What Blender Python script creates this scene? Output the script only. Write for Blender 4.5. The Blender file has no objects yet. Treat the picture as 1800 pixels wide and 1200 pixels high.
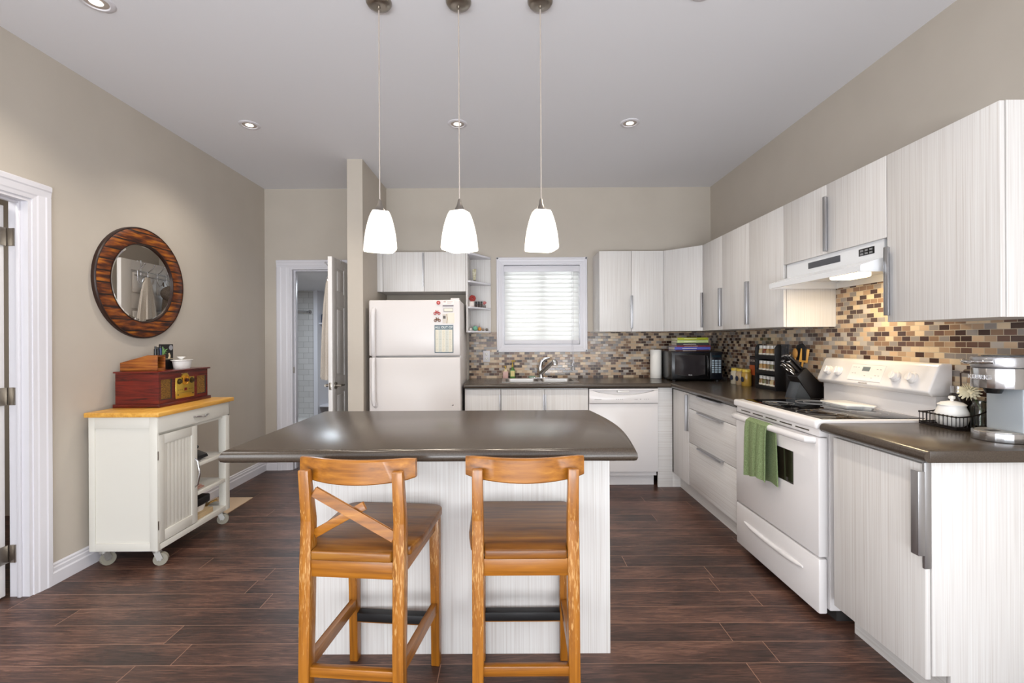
import bpy, bmesh, math, random
from mathutils import Vector, Matrix
random.seed(7)
C = bpy.context.scene.collection
sc = bpy.context.scene
PI = math.pi

# ------------------------------------------------------------------ camera, world, light, exposure
cam_d = bpy.data.cameras.new('camera')
cam_d.sensor_width = 36.0
cam_d.lens = 16.0
cam_d.shift_x = 6 / 1800
cam_d.shift_y = -3 / 1800
cam_d.clip_start = 0.02
cam = bpy.data.objects.new('camera', cam_d)
C.objects.link(cam)
cam.location = (0, 0, 1.295)
cam.rotation_euler = (Matrix.Rotation(PI / 2, 3, 'X') @ Matrix.Rotation(-0.005, 3, 'Z')).to_euler()
sc.camera = cam

sc.view_settings.view_transform = 'Standard'
sc.view_settings.look = 'None'
sc.view_settings.gamma = 1
sc.view_settings.use_curve_mapping = False
sc.view_settings.exposure = 0.12

w = bpy.data.worlds.new('sky')
sc.world = w
w.use_nodes = True
w.node_tree.nodes['Background'].inputs[0].default_value = (0.86, 0.93, 1.0, 1)
w.node_tree.nodes['Background'].inputs[1].default_value = 2.2


def area(name, loc, rot, sx, sy, power, col=(1, 1, 1), spread=PI):
    d = bpy.data.lights.new(name, 'AREA')
    d.shape = 'RECTANGLE'
    d.size = sx
    d.size_y = sy
    d.energy = power
    d.color = col
    d.spread = spread
    o = bpy.data.objects.new(name, d)
    C.objects.link(o)
    o.location = loc
    o.rotation_euler = rot
    return o


# unseen fill panels added to brighten the room, plus daylight at the kitchen window
area('rear_fill', (-0.2, -3.42, 1.25), (PI / 2, 0, 0), 3.9, 2.3, 34, (0.88, 0.95, 1.0))  # fill panel added behind the camera in a made-up opening
area('side_fill', (2.08, -1.3, 1.45), (0, PI / 2, 0), 1.4, 2.1, 48, (0.93, 0.96, 1.0))  # unseen side fill, added at the living end
area('far_side_fill', (-2.49, -1.3, 1.45), (0, -PI / 2, 0), 1.4, 2.1, 52, (0.93, 0.96, 1.0))  # unseen fill added to brighten the stove-side cabinet fronts
# unseen panel aimed up from the rear, added to brighten the ceiling
area('ceiling_fill', (-0.2, -3.3, 0.35), (PI / 2 + math.radians(52), 0, 0), 3.9, 0.6, 165, (0.93, 0.96, 1.0))
area('hall_fill', (-3.3, 1.9, 2.45), (0, 0, 0), 0.5, 0.5, 14, (1, 0.97, 0.93))  # unseen panel added to brighten the hall and its open door
area('daylight_kitchen', (0.335, 4.80, 1.65), (-PI / 2, 0, 0), 0.9, 0.95, 17, (0.96, 0.98, 1.0))
area('bathroom_light', (-2.2, 5.5, 1.98), (0, 0, 0), 0.5, 0.5, 22, (0.80, 0.90, 1.0))  # the bathroom's own cool light, set under its ceiling


# ------------------------------------------------------------------ helpers
def lin(c):
    if isinstance(c, str):
        c = [int(c[i:i + 2], 16) for i in (0, 2, 4)]
    return tuple(((v / 255) / 12.92 if v / 255 <= 0.04045 else ((v / 255 + 0.055) / 1.055) ** 2.4) for v in c) + (1,)


def newmat(name):
    m = bpy.data.materials.new(name)
    m.use_nodes = True
    return m, m.node_tree.nodes, m.node_tree.links, m.node_tree.nodes['Principled BSDF']


def mat(name, col, rough=0.5, metal=0.0, spec=0.5, emit=None, estr=0.0, trans=0.0, coat=0.0, sub=0.0):
    m, N, L, b = newmat(name)
    b.inputs['Base Color'].default_value = lin(col)
    b.inputs['Roughness'].default_value = rough
    b.inputs['Metallic'].default_value = metal
    b.inputs['Specular IOR Level'].default_value = spec
    if emit:
        b.inputs['Emission Color'].default_value = lin(emit)
        b.inputs['Emission Strength'].default_value = estr
    if trans:
        b.inputs['Transmission Weight'].default_value = trans
    if coat:
        b.inputs['Coat Weight'].default_value = coat
        b.inputs['Coat Roughness'].default_value = 0.08
    return m


def nd(N, t, **kw):
    n = N.new(t)
    for k, v in kw.items():
        setattr(n, k, v)
    return n


def math_node(N, L, op, a, b=None):
    n = N.new('ShaderNodeMath')
    n.operation = op
    for i, v in enumerate((a, b)):
        if v is None:
            continue
        if isinstance(v, (int, float)):
            n.inputs[i].default_value = v
        else:
            L.new(v, n.inputs[i])
    return n.outputs[0]


def ramp(N, L, fac, stops, interp='LINEAR'):
    r = N.new('ShaderNodeValToRGB')
    r.color_ramp.interpolation = interp
    e = r.color_ramp.elements
    while len(e) > 1:
        e.remove(e[-1])
    e[0].position = stops[0][0]
    e[0].color = lin(stops[0][1])
    for p, c in stops[1:]:
        x = e.new(p)
        x.color = lin(c)
    L.new(fac, r.inputs[0])
    return r.outputs[0]


def streak(name, stops, scale, rough=0.4, detail=3.0, bump=0.0, world=False, spec=0.5, worn=None, coat=0.0, distort=0.0):
    """grain material: noise stretched by the three scale factors"""
    m, N, L, b = newmat(name)
    tc = N.new('ShaderNodeTexCoord')
    mp = N.new('ShaderNodeMapping')
    mp.inputs['Scale'].default_value = scale
    oi = N.new('ShaderNodeObjectInfo')
    va = nd(N, 'ShaderNodeVectorMath', operation='ADD')
    vm = nd(N, 'ShaderNodeVectorMath', operation='SCALE')
    cv = N.new('ShaderNodeCombineXYZ')
    for i in range(3):
        L.new(oi.outputs['Random'], cv.inputs[i])
    L.new(cv.outputs[0], vm.inputs[0])
    vm.inputs['Scale'].default_value = 17.0
    L.new(tc.outputs['Object'], mp.inputs[0])
    L.new(mp.outputs[0], va.inputs[0])
    L.new(vm.outputs[0], va.inputs[1])
    nz = N.new('ShaderNodeTexNoise')
    nz.inputs['Scale'].default_value = 1.0
    nz.inputs['Detail'].default_value = detail
    nz.inputs['Roughness'].default_value = 0.65
    nz.inputs['Distortion'].default_value = distort
    L.new(va.outputs[0], nz.inputs['Vector'])
    col = ramp(N, L, nz.outputs['Fac'], stops)
    if worn:
        n2 = N.new('ShaderNodeTexNoise')
        n2.inputs['Scale'].default_value = 1.0
        n2.inputs['Detail'].default_value = 4
        m2 = N.new('ShaderNodeMapping')
        m2.inputs['Scale'].default_value = worn[1]
        L.new(tc.outputs['Object'], m2.inputs[0])
        L.new(m2.outputs[0], n2.inputs['Vector'])
        # wear sits at seat height of the posts, where hands and knees rub
        sx = N.new('ShaderNodeSeparateXYZ')
        L.new(tc.outputs['Object'], sx.inputs[0])
        dz = math_node(N, L, 'ABSOLUTE', math_node(N, L, 'SUBTRACT', sx.outputs[2], worn[2]))
        band = math_node(N, L, 'MULTIPLY', dz, worn[3])
        f = math_node(N, L, 'SUBTRACT', n2.outputs['Fac'], band)
        k = N.new('ShaderNodeMapRange')
        k.inputs[1].default_value = 0.49
        k.inputs[2].default_value = 0.57
        L.new(f, k.inputs[0])
        mx = nd(N, 'ShaderNodeMix', data_type='RGBA')
        L.new(k.outputs[0], mx.inputs['Factor'])
        L.new(col, mx.inputs['A'])
        mx.inputs['B'].default_value = lin(worn[0])
        col = mx.outputs['Result']
    L.new(col, b.inputs['Base Color'])
    b.inputs['Roughness'].default_value = rough
    b.inputs['Specular IOR Level'].default_value = spec
    if coat:
        b.inputs['Coat Weight'].default_value = coat
        b.inputs['Coat Roughness'].default_value = 0.15
    if bump:
        bp = N.new('ShaderNodeBump')
        bp.inputs['Strength'].default_value = bump
        bp.inputs['Distance'].default_value = 0.002
        L.new(nz.outputs['Fac'], bp.inputs['Height'])
        L.new(bp.outputs[0], b.inputs['Normal'])
    return m


def speckle(name, a, bcol, scale=60, rough=0.5, bump=0.0):
    m, N, L, b = newmat(name)
    tc = N.new('ShaderNodeTexCoord')
    nz = N.new('ShaderNodeTexNoise')
    nz.inputs['Scale'].default_value = scale
    nz.inputs['Detail'].default_value = 3
    L.new(tc.outputs['Object'], nz.inputs['Vector'])
    L.new(ramp(N, L, nz.outputs['Fac'], [(0.35, a), (0.65, bcol)]), b.inputs['Base Color'])
    b.inputs['Roughness'].default_value = rough
    if bump:
        bp = N.new('ShaderNodeBump')
        bp.inputs['Strength'].default_value = bump
        bp.inputs['Distance'].default_value = 0.003
        L.new(nz.outputs['Fac'], bp.inputs['Height'])
        L.new(bp.outputs[0], b.inputs['Normal'])
    return m


def tiles(name, ax, bw, bh, mortar, stops, mcol, rough, offset=0.5, bump=0.4, zoff=0.0):
    """brick pattern on a wall in the plane of ax ('XZ' or 'YZ'); each tile takes one of the ramp's colours"""
    m, N, L, b = newmat(name)
    tc = N.new('ShaderNodeTexCoord')
    sx = N.new('ShaderNodeSeparateXYZ')
    L.new(tc.outputs['Object'], sx.inputs[0])
    cv = N.new('ShaderNodeCombineXYZ')
    L.new(sx.outputs[0 if ax == 'XZ' else 1], cv.inputs[0])
    L.new(math_node(N, L, 'ADD', sx.outputs[2], zoff), cv.inputs[1])
    br = N.new('ShaderNodeTexBrick')
    br.offset = offset
    br.inputs['Scale'].default_value = 1.0
    br.inputs['Brick Width'].default_value = bw
    br.inputs['Row Height'].default_value = bh
    br.inputs['Mortar Size'].default_value = mortar
    br.inputs['Mortar Smooth'].default_value = 0.1
    br.inputs['Color1'].default_value = (0, 0, 0, 1)
    br.inputs['Color2'].default_value = (1, 1, 1, 1)
    br.inputs['Mortar'].default_value = (0.5, 0.5, 0.5, 1)
    L.new(cv.outputs[0], br.inputs['Vector'])
    col = ramp(N, L, br.outputs['Color'], stops, 'CONSTANT')
    mx = nd(N, 'ShaderNodeMix', data_type='RGBA')
    L.new(br.outputs['Fac'], mx.inputs['Factor'])
    L.new(col, mx.inputs['A'])
    mx.inputs['B'].default_value = lin(mcol)
    L.new(mx.outputs['Result'], b.inputs['Base Color'])
    rr = N.new('ShaderNodeMapRange')
    L.new(br.outputs['Fac'], rr.inputs[0])
    rr.inputs[3].default_value = rough
    rr.inputs[4].default_value = 0.9
    L.new(rr.outputs[0], b.inputs['Roughness'])
    bp = N.new('ShaderNodeBump')
    bp.invert = True
    bp.inputs['Strength'].default_value = bump
    bp.inputs['Distance'].default_value = 0.002
    L.new(br.outputs['Fac'], bp.inputs['Height'])
    L.new(bp.outputs[0], b.inputs['Normal'])
    return m


ORG = {}


class MB:
    """collects shapes in world coordinates; build() links them as ONE mesh object"""

    def __init__(s):
        s.bm = bmesh.new()
        s.mi = 0

    def _merge(s, t, smooth=False):
        for f in t.faces:
            f.material_index = s.mi
            f.smooth = smooth
        me = bpy.data.meshes.new('tmp')
        t.to_mesh(me)
        t.free()
        s.bm.from_mesh(me)
        bpy.data.meshes.remove(me)
        return s

    def box(s, x0, x1, y0, y1, z0, z1, bev=0.0, seg=2):
        t = bmesh.new()
        bmesh.ops.create_cube(t, size=1)
        for v in t.verts:
            v.co = ((x0 + x1) / 2 + v.co.x * (x1 - x0), (y0 + y1) / 2 + v.co.y * (y1 - y0), (z0 + z1) / 2 + v.co.z * (z1 - z0))
        if bev:
            bmesh.ops.bevel(t, geom=t.edges[:], offset=bev, segments=seg, profile=0.5, affect='EDGES')
        return s._merge(t, bool(bev))

    def prism(s, poly, ax, a, b, bev=0.0, seg=2, smooth=False):
        """poly: 2D points in the two other axes (in x,y,z order); extruded along ax from a to b"""
        t = bmesh.new()

        def P(p, h):
            return {'X': (h, p[0], p[1]), 'Y': (p[0], h, p[1]), 'Z': (p[0], p[1], h)}[ax]
        lo = [t.verts.new(P(p, a)) for p in poly]
        hi = [t.verts.new(P(p, b)) for p in poly]
        n = len(poly)
        t.faces.new(lo)
        t.faces.new(hi[::-1])
        for i in range(n):
            t.faces.new((lo[i], hi[i], hi[(i + 1) % n], lo[(i + 1) % n]))
        bmesh.ops.recalc_face_normals(t, faces=t.faces[:])
        if bev:
            bmesh.ops.bevel(t, geom=t.edges[:], offset=bev, segments=seg, profile=0.5, affect='EDGES')
        return s._merge(t, bool(bev) or smooth)

    def cyl(s, p0, p1, r0, r1=None, seg=20, cap=True):
        r1 = r0 if r1 is None else r1
        p0, p1 = Vector(p0), Vector(p1)
        d = p1 - p0
        t = bmesh.new()
        bmesh.ops.create_cone(t, cap_ends=cap, segments=seg, radius1=r0, radius2=r1, depth=d.length)
        q = Vector((0, 0, 1)).rotation_difference(d.normalized()).to_matrix().to_4x4()
        bmesh.ops.transform(t, matrix=Matrix.Translation((p0 + p1) / 2) @ q, verts=t.verts[:])
        return s._merge(t, True)

    def sph(s, c, r, sc_=(1, 1, 1), seg=16):
        t = bmesh.new()
        bmesh.ops.create_uvsphere(t, u_segments=seg, v_segments=max(6, seg // 2), radius=r)
        for v in t.verts:
            v.co = (c[0] + v.co.x * sc_[0], c[1] + v.co.y * sc_[1], c[2] + v.co.z * sc_[2])
        return s._merge(t, True)

    def lathe(s, prof, c, seg=28, ax='Z', closed=False):
        """prof: (radius, height) pairs; revolved about ax through c"""
        t = bmesh.new()
        rings = []
        for r, h in prof:
            ring = []
            for i in range(seg):
                a = 2 * PI * i / seg
                u, v = r * math.cos(a), r * math.sin(a)
                p = {'Z': (u, v, h), 'X': (h, u, v), 'Y': (u, h, v)}[ax]
                ring.append(t.verts.new((c[0] + p[0], c[1] + p[1], c[2] + p[2])))
            rings.append(ring)
        pairs = list(zip(rings, rings[1:]))
        if closed:
            pairs.append((rings[-1], rings[0]))
        for A, B_ in pairs:
            for i in range(seg):
                t.faces.new((A[i], A[(i + 1) % seg], B_[(i + 1) % seg], B_[i]))
        bmesh.ops.remove_doubles(t, verts=t.verts[:], dist=1e-6)
        bmesh.ops.recalc_face_normals(t, faces=t.faces[:])
        return s._merge(t, True)

    def tube(s, pts, r, seg=10, closed=False, flat=1.0):
        """a bar bent along pts; r may be one radius or a list"""
        pts = [Vector(p) for p in pts]
        n = len(pts)
        rs = r if isinstance(r, (list, tuple)) else [r] * n
        t = bmesh.new()
        rings = []
        nrm = None
        for i, p in enumerate(pts):
            a = pts[(i - 1) % n] if (closed or i > 0) else p
            b = pts[(i + 1) % n] if (closed or i < n - 1) else p
            tg = (b - a).normalized()
            if nrm is None:
                nrm = tg.orthogonal().normalized()
            nrm = (nrm - tg * nrm.dot(tg)).normalized()
            bi = tg.cross(nrm)
            rings.append([t.verts.new(p + (nrm * math.cos(2 * PI * k / seg) + bi * math.sin(2 * PI * k / seg) * flat) * rs[i]) for k in range(seg)])
        m = n if closed else n - 1
        for i in range(m):
            A, B_ = rings[i], rings[(i + 1) % n]
            for k in range(seg):
                t.faces.new((A[k], A[(k + 1) % seg], B_[(k + 1) % seg], B_[k]))
        if not closed:
            t.faces.new(rings[0][::-1])
            t.faces.new(rings[-1])
        bmesh.ops.recalc_face_normals(t, faces=t.faces[:])
        return s._merge(t, True)

    def loft(s, rings, cap=True):
        """rings: equal-length lists of 3D points"""
        t = bmesh.new()
        R_ = [[t.verts.new(p) for p in ring] for ring in rings]
        n = len(R_[0])
        for A, B_ in zip(R_, R_[1:]):
            for k in range(n):
                t.faces.new((A[k], A[(k + 1) % n], B_[(k + 1) % n], B_[k]))
        if cap:
            t.faces.new(R_[0][::-1])
            t.faces.new(R_[-1])
        bmesh.ops.recalc_face_normals(t, faces=t.faces[:])
        return s._merge(t, True)

    def beam(s, p0, p1, wx, wy, bev=0.003, up=(0, 1, 0)):
        """a straight board from p0 to p1 of section wx (across) by wy (along 'up')"""
        p0, p1 = Vector(p0), Vector(p1)
        d = (p1 - p0)
        z = d.normalized()
        y = Vector(up)
        y = (y - z * y.dot(z)).normalized()
        x = y.cross(z)
        t = bmesh.new()
        bmesh.ops.create_cube(t, size=1)
        for v in t.verts:
            v.co = (p0 + p1) / 2 + x * v.co.x * wx + y * v.co.y * wy + z * v.co.z * d.length
        if bev:
            bmesh.ops.bevel(t, geom=t.edges[:], offset=bev, segments=2, profile=0.5, affect='EDGES')
        return s._merge(t, bool(bev))

    def text(s, body, size, loc, M3, ext=0.0004):
        cu = bpy.data.curves.new('t', 'FONT')
        cu.body = body
        cu.size = size
        cu.extrude = ext
        cu.align_x = 'CENTER'
        cu.align_y = 'CENTER'
        o = bpy.data.objects.new('t', cu)
        C.objects.link(o)
        dg = bpy.context.evaluated_depsgraph_get()
        me = bpy.data.meshes.new_from_object(o.evaluated_get(dg))
        me.transform(Matrix.Translation(loc) @ M3.to_4x4())
        for p in me.polygons:
            p.material_index = s.mi
        s.bm.from_mesh(me)
        bpy.data.objects.remove(o)
        bpy.data.curves.remove(cu)
        bpy.data.meshes.remove(me)
        return s

    def rot(s, ang, c, ax='Z'):
        bmesh.ops.rotate(s.bm, verts=s.bm.verts[:], cent=c, matrix=Matrix.Rotation(ang, 3, ax))
        return s

    def build(s, name, m, parent=None, auto=40):
        me = bpy.data.meshes.new(name)
        if parent is not None:
            org = Vector(ORG[parent.name])
        else:
            vs = [v.co for v in s.bm.verts]
            lo = Vector([min(v[i] for v in vs) for i in range(3)])
            hi = Vector([max(v[i] for v in vs) for i in range(3)])
            org = Vector(((lo.x + hi.x) / 2, (lo.y + hi.y) / 2, lo.z))
        for v in s.bm.verts:
            v.co -= org
        for e in s.bm.edges:
            if len(e.link_faces) == 2:
                e.smooth = e.calc_face_angle(0) < math.radians(auto)
        s.bm.to_mesh(me)
        s.bm.free()
        for x in (m if isinstance(m, (list, tuple)) else [m]):
            me.materials.append(x)
        o = bpy.data.objects.new(name, me)
        C.objects.link(o)
        if parent is not None:
            o.parent = parent
        else:
            o.location = org
        ORG[o.name] = org
        return o


def tag(o, label, cat, group=None):
    o['label'] = label
    o['category'] = cat
    if group:
        o['group'] = group
    return o


def thing(name, label, cat, loc, group=None):
    o = bpy.data.objects.new(name, None)
    C.objects.link(o)
    o.location = loc
    o.empty_display_size = 0.05
    ORG[o.name] = Vector(loc)
    return tag(o, label, cat, group)


def struct(o, label=None, cat=None):
    o['kind'] = 'structure'
    if label:
        o['label'] = label
        o['category'] = cat
    return o


def copy_tree(o, parent=None):
    c = o.copy()
    C.objects.link(c)
    if parent is not None:
        c.parent = parent
    for ch in list(o.children):
        copy_tree(ch, c)
    return c


RX = Matrix(((1, 0, 0), (0, 0, -1), (0, 1, 0)))            # text facing -Y
RXR = Matrix(((0, 0, -1), (-1, 0, 0), (0, 1, 0)))          # text facing -X, reading towards -Y
RXL = Matrix(((0, 0, 1), (1, 0, 0), (0, 1, 0)))            # text facing +X, reading towards +Y

# ------------------------------------------------------------------ materials
M = {}
M['wall'] = speckle('painted_greige_wall', 'BEB5A9', 'C1B8AC', 4, 0.75)
M['ceil'] = mat('white_ceiling_paint', 'E6E6EA', 0.8)
M['trim'] = mat('white_trim_paint', 'DCDADF', 0.35)
M['doorp'] = mat('white_door_paint', 'E6E3E1', 0.35)
M['white'] = mat('white_enamel', 'E0DCDB', 0.22)
M['fridge'] = mat('white_fridge_enamel', 'DED8D5', 0.3)
M['shadowgap'] = mat('dark_gap', '2A2624', 0.8)
LAM = [(0.30, 'C6C0BB'), (0.44, 'D2CECB'), (0.56, 'D7D4D1'), (0.72, 'DDDBD9')]
M['lamv'] = streak('white_streaked_laminate_upright', LAM, (230, 230, 1.6), 0.38, 2)
M['lamx'] = streak('white_streaked_laminate_across_x', LAM, (1.6, 230, 230), 0.38, 2)
M['lamy'] = streak('white_streaked_laminate_across_y', LAM, (230, 1.6, 230), 0.38, 2)
M['counter'] = speckle('dark_brown_laminate', '40372F', '4A4037', 220, 0.25)
M['alu'] = mat('brushed_aluminium', 'B5B5B8', 0.35, 0.9)
M['steel'] = mat('stainless_steel', 'C4C4C6', 0.22, 1.0)
M['chrome'] = mat('chrome', 'D6D6D8', 0.08, 1.0)
M['nickel'] = mat('satin_nickel', 'A39C93', 0.3, 1.0)
M['black'] = mat('black_plastic', '0E0E10', 0.25)
M['matblack'] = mat('matt_black_paint', '121113', 0.5)
M['blackglass'] = mat('black_glass', '08080A', 0.04, spec=0.6)
M['rubber'] = mat('grey_rubber', '8E897C', 0.6)
PINE = [(0.28, '6A3E0C'), (0.45, '8C540F'), (0.6, '9E6318'), (0.75, 'B47A2C')]
M['pinez'] = streak('honey_pine_upright', PINE, (55, 55, 2.2), 0.38, 4, 0.1, worn=('B98B52', (330, 330, 30), 0.55, 0.62), coat=0.25)
M['pinex'] = streak('honey_pine_across', PINE, (2.2, 50, 50), 0.36, 4, 0.08, coat=0.15)
M['piney'] = streak('honey_pine_lengthways', PINE, (50, 2.2, 50), 0.36, 4, 0.08, coat=0.15)
M['seatw'] = streak('honey_pine_seat', [(0.32, '552F0C'), (0.5, '7C4A12'), (0.68, '92601F')], (2.5, 30, 30), 0.35, 4, 0.05, coat=0.15)
M['butcher'] = streak('oiled_light_wood_top', [(0.3, 'C48A34'), (0.55, 'DDA64C'), (0.75, 'E8B860')], (40, 3, 40), 0.35, 3)
M['cream'] = mat('cream_white_paint', 'DAD7CE', 0.4)
M['cherry'] = streak('cherry_veneer', [(0.34, '2E0804'), (0.47, '591208'), (0.6, '6A190C'), (0.75, '7A2410')], (5, 5, 70), 0.28, 4, distort=0.8, coat=0.15)
M['oak'] = streak('orange_oak', [(0.35, '5A2C0C'), (0.5, '8A4818'), (0.65, 'A66526')], (5, 8, 110), 0.4, 4)
M['brass'] = mat('brass_plate', 'C9A544', 0.28, 0.75)
M['goldcloth'] = speckle('gold_speaker_cloth', '4E3210', '86601F', 120, 0.8)
M['ceramic'] = mat('white_ceramic', 'EDEAE6', 0.18)
M['glass'] = mat('clear_glass', 'F4F8F6', 0.02, trans=1.0)
M['mirror'] = mat('mirror_silver', 'E4E2DE', 0.01, 1.0)
M['paper'] = mat('white_paper', 'EFEBE4', 0.8)
M['card'] = mat('cream_card', 'E6DFCF', 0.7)
M['red'] = mat('red_plastic', 'B4231C', 0.35)
M['bronze'] = mat('bronze_plastic', '7C5236', 0.4, 0.3)
M['towel'] = speckle('cream_terry', 'BDB2A6', 'D0C8BE', 260, 0.95, 0.5)
M['robe'] = speckle('grey_brown_fleece', '5E544C', '7C7067', 200, 0.95, 0.6)
M['greentowel'] = speckle('green_terry', '62734A', '829168', 240, 0.95, 0.6)
M['lamp'] = mat('lit_lamp_lens', 'FFF6E8', 0.4, emit='FFF3E0', estr=6.0)
M['shade'] = mat('opal_glass_shade', 'FBF8F2', 0.25, emit='FFF9EE', estr=0.8)
M['hoodlens'] = mat('lit_hood_lens', 'FFE9C4', 0.4, emit='FFDFA8', estr=7.0)


def plank_floor():
    m, N, L, b = newmat('dark_plank_floor')
    tc = N.new('ShaderNodeTexCoord')
    sx = N.new('ShaderNodeSeparateXYZ')
    L.new(tc.outputs['Object'], sx.inputs[0])
    y = math_node(N, L, 'ADD', sx.outputs[1], 20 * 0.129 + 1.4)
    row = math_node(N, L, 'FLOOR', math_node(N, L, 'DIVIDE', y, 0.129))
    wn = nd(N, 'ShaderNodeTexWhiteNoise', noise_dimensions='1D')
    L.new(row, wn.inputs['W'])
    x = math_node(N, L, 'ADD', sx.outputs[0], math_node(N, L, 'MULTIPLY', wn.outputs['Value'], 1.22))
    x = math_node(N, L, 'ADD', x, 12.0)
    cv = N.new('ShaderNodeCombineXYZ')
    L.new(x, cv.inputs[0])
    L.new(y, cv.inputs[1])
    br = N.new('ShaderNodeTexBrick')
    br.offset = 0.0
    for k, v in (('Scale', 1.0), ('Brick Width', 1.22), ('Row Height', 0.129), ('Mortar Size', 0.0014), ('Mortar Smooth', 0.0)):
        br.inputs[k].default_value = v
    br.inputs['Color1'].default_value = (0, 0, 0, 1)
    br.inputs['Color2'].default_value = (1, 1, 1, 1)
    L.new(cv.outputs[0], br.inputs['Vector'])
    # grain differs from plank to plank
    g = N.new('ShaderNodeCombineXYZ')
    L.new(math_node(N, L, 'MULTIPLY', x, 4.5), g.inputs[0])
    L.new(math_node(N, L, 'MULTIPLY', y, 62.0), g.inputs[1])
    L.new(math_node(N, L, 'MULTIPLY', br.outputs['Color'], 40.0), g.inputs[2])
    nz = N.new('ShaderNodeTexNoise')
    nz.inputs['Scale'].default_value = 1.3
    nz.inputs['Detail'].default_value = 8
    nz.inputs['Roughness'].default_value = 0.68
    nz.inputs['Distortion'].default_value = 1.6
    L.new(g.outputs[0], nz.inputs['Vector'])
    g2 = N.new('ShaderNodeCombineXYZ')
    L.new(math_node(N, L, 'MULTIPLY', x, 2.2), g2.inputs[0])
    L.new(math_node(N, L, 'MULTIPLY', y, 6.0), g2.inputs[1])
    L.new(math_node(N, L, 'MULTIPLY', br.outputs['Color'], 70.0), g2.inputs[2])
    n2 = N.new('ShaderNodeTexNoise')
    n2.inputs['Scale'].default_value = 1.0
    n2.inputs['Detail'].default_value = 2
    L.new(g2.outputs[0], n2.inputs['Vector'])
    f = math_node(N, L, 'ADD', math_node(N, L, 'MULTIPLY', nz.outputs['Fac'], 0.62), math_node(N, L, 'MULTIPLY', n2.outputs['Fac'], 0.38))
    col = ramp(N, L, f, [(0.36, '20140F'), (0.46, '3C2720'), (0.54, '55392E'), (0.66, '7E5A4A')])
    mx = nd(N, 'ShaderNodeMix', data_type='RGBA')
    L.new(br.outputs['Fac'], mx.inputs['Factor'])
    L.new(col, mx.inputs['A'])
    mx.inputs['B'].default_value = lin('94705C')
    L.new(mx.outputs['Result'], b.inputs['Base Color'])
    rr = N.new('ShaderNodeMapRange')
    L.new(nz.outputs['Fac'], rr.inputs[0])
    rr.inputs[3].default_value = 0.46
    rr.inputs[4].default_value = 0.30
    L.new(rr.outputs[0], b.inputs['Roughness'])
    bp = N.new('ShaderNodeBump')
    bp.inputs['Strength'].default_value = 0.12
    bp.inputs['Distance'].default_value = 0.002
    L.new(nz.outputs['Fac'], bp.inputs['Height'])
    L.new(bp.outputs[0], b.inputs['Normal'])
    return m


M['floor'] = plank_floor()
MOS = [(0.0, '43302A'), (0.16, '8A6E58'), (0.27, 'C3A78A'), (0.40, '8D8580'), (0.52, 'D2BC9E'), (0.63, '6A5044'), (0.73, 'A98E74'), (0.83, 'B7ADA4'), (0.92, '53403A')]
M['mosx'] = tiles('glass_stone_mosaic_back', 'XZ', 0.0508, 0.0262, 0.0014, MOS, 'B5A894', 0.16, zoff=0.002)
M['mosy'] = tiles('glass_stone_mosaic_side', 'YZ', 0.0508, 0.0262, 0.0014, MOS, 'B5A894', 0.16, zoff=0.002)
M['subway'] = tiles('grey_white_subway_tile', 'XZ', 0.155, 0.080, 0.002, [(0, 'C9C6C4'), (0.5, 'CECBC9')], '9A9794', 0.25)

# ------------------------------------------------------------------ the room
XL, XR, YB, H = -2.445, 2.034, 4.57, 2.82
CT = 0.912


def grid_wall(mb, ax, t0, t1, u0, u1, z0, z1, holes):
    """a wall t0..t1 thick, with rectangular openings (u0,u1,z0,z1)"""
    us = sorted({u0, u1, *[h[0] for h in holes], *[h[1] for h in holes]})
    zs = sorted({z0, z1, *[h[2] for h in holes], *[h[3] for h in holes]})
    for a, b in zip(us, us[1:]):
        for c, d in zip(zs, zs[1:]):
            mu, mz = (a + b) / 2, (c + d) / 2
            if any(h[0] < mu < h[1] and h[2] < mz < h[3] for h in holes):
                continue
            if ax == 'Y':
                mb.box(a, b, t0, t1, c, d)
            else:
                mb.box(t0, t1, a, b, c, d)
    return mb


struct(MB().box(-4.2, 2.4, -3.6, 7.2, -0.06, 0).build('floor', M['floor']), 'dark brown wood plank floor of the whole room', 'floor')
struct(MB().box(XL - 0.1, XR + 0.1, -3.6, YB + 0.12, H, H + 0.08).build('ceiling', M['ceil']), 'plain white painted ceiling of the kitchen', 'ceiling')
mb = grid_wall(MB(), 'X', XL - 0.1, XL, -3.6, YB + 0.12, 0, H, [(1.50, 2.335, -1, 2.03), (-2.4, -0.2, 0.75, 2.2)])
struct(mb.build('wall_left', M['wall']), 'greige wall with the round mirror and a doorway', 'wall')
mb = grid_wall(MB(), 'X', XR, XR + 0.1, -3.6, YB + 0.12, 0, H, [(-2.4, -0.2, 0.75, 2.2)])
struct(mb.build('wall_right', M['wall']), 'greige wall above the cabinets with the stove', 'wall')
mb = grid_wall(MB(), 'Y', YB, YB + 0.12, XL, XR, 0, H, [(-2.19, -1.505, -1, 2.03), (-0.06, 0.732, 1.23, 2.06)])
struct(mb.build('wall_back', M['wall']), 'greige wall with the kitchen window and bathroom doorway', 'wall')
mb = grid_wall(MB(), 'Y', -3.6, -3.5, XL, XR, 0, H, [(-2.2, 1.8, 0.05, 2.45)])  # unseen opening made up for the rear fill panel
struct(mb.build('wall_rear', M['wall']), 'greige wall with wide unglazed opening added for light opposite the kitchen', 'wall')
struct(MB().box(-1.352, -1.222, 3.825, YB, 0, H).build('wall_partition', M['wall']), 'short greige stub wall beside the fridge', 'wall')

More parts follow.
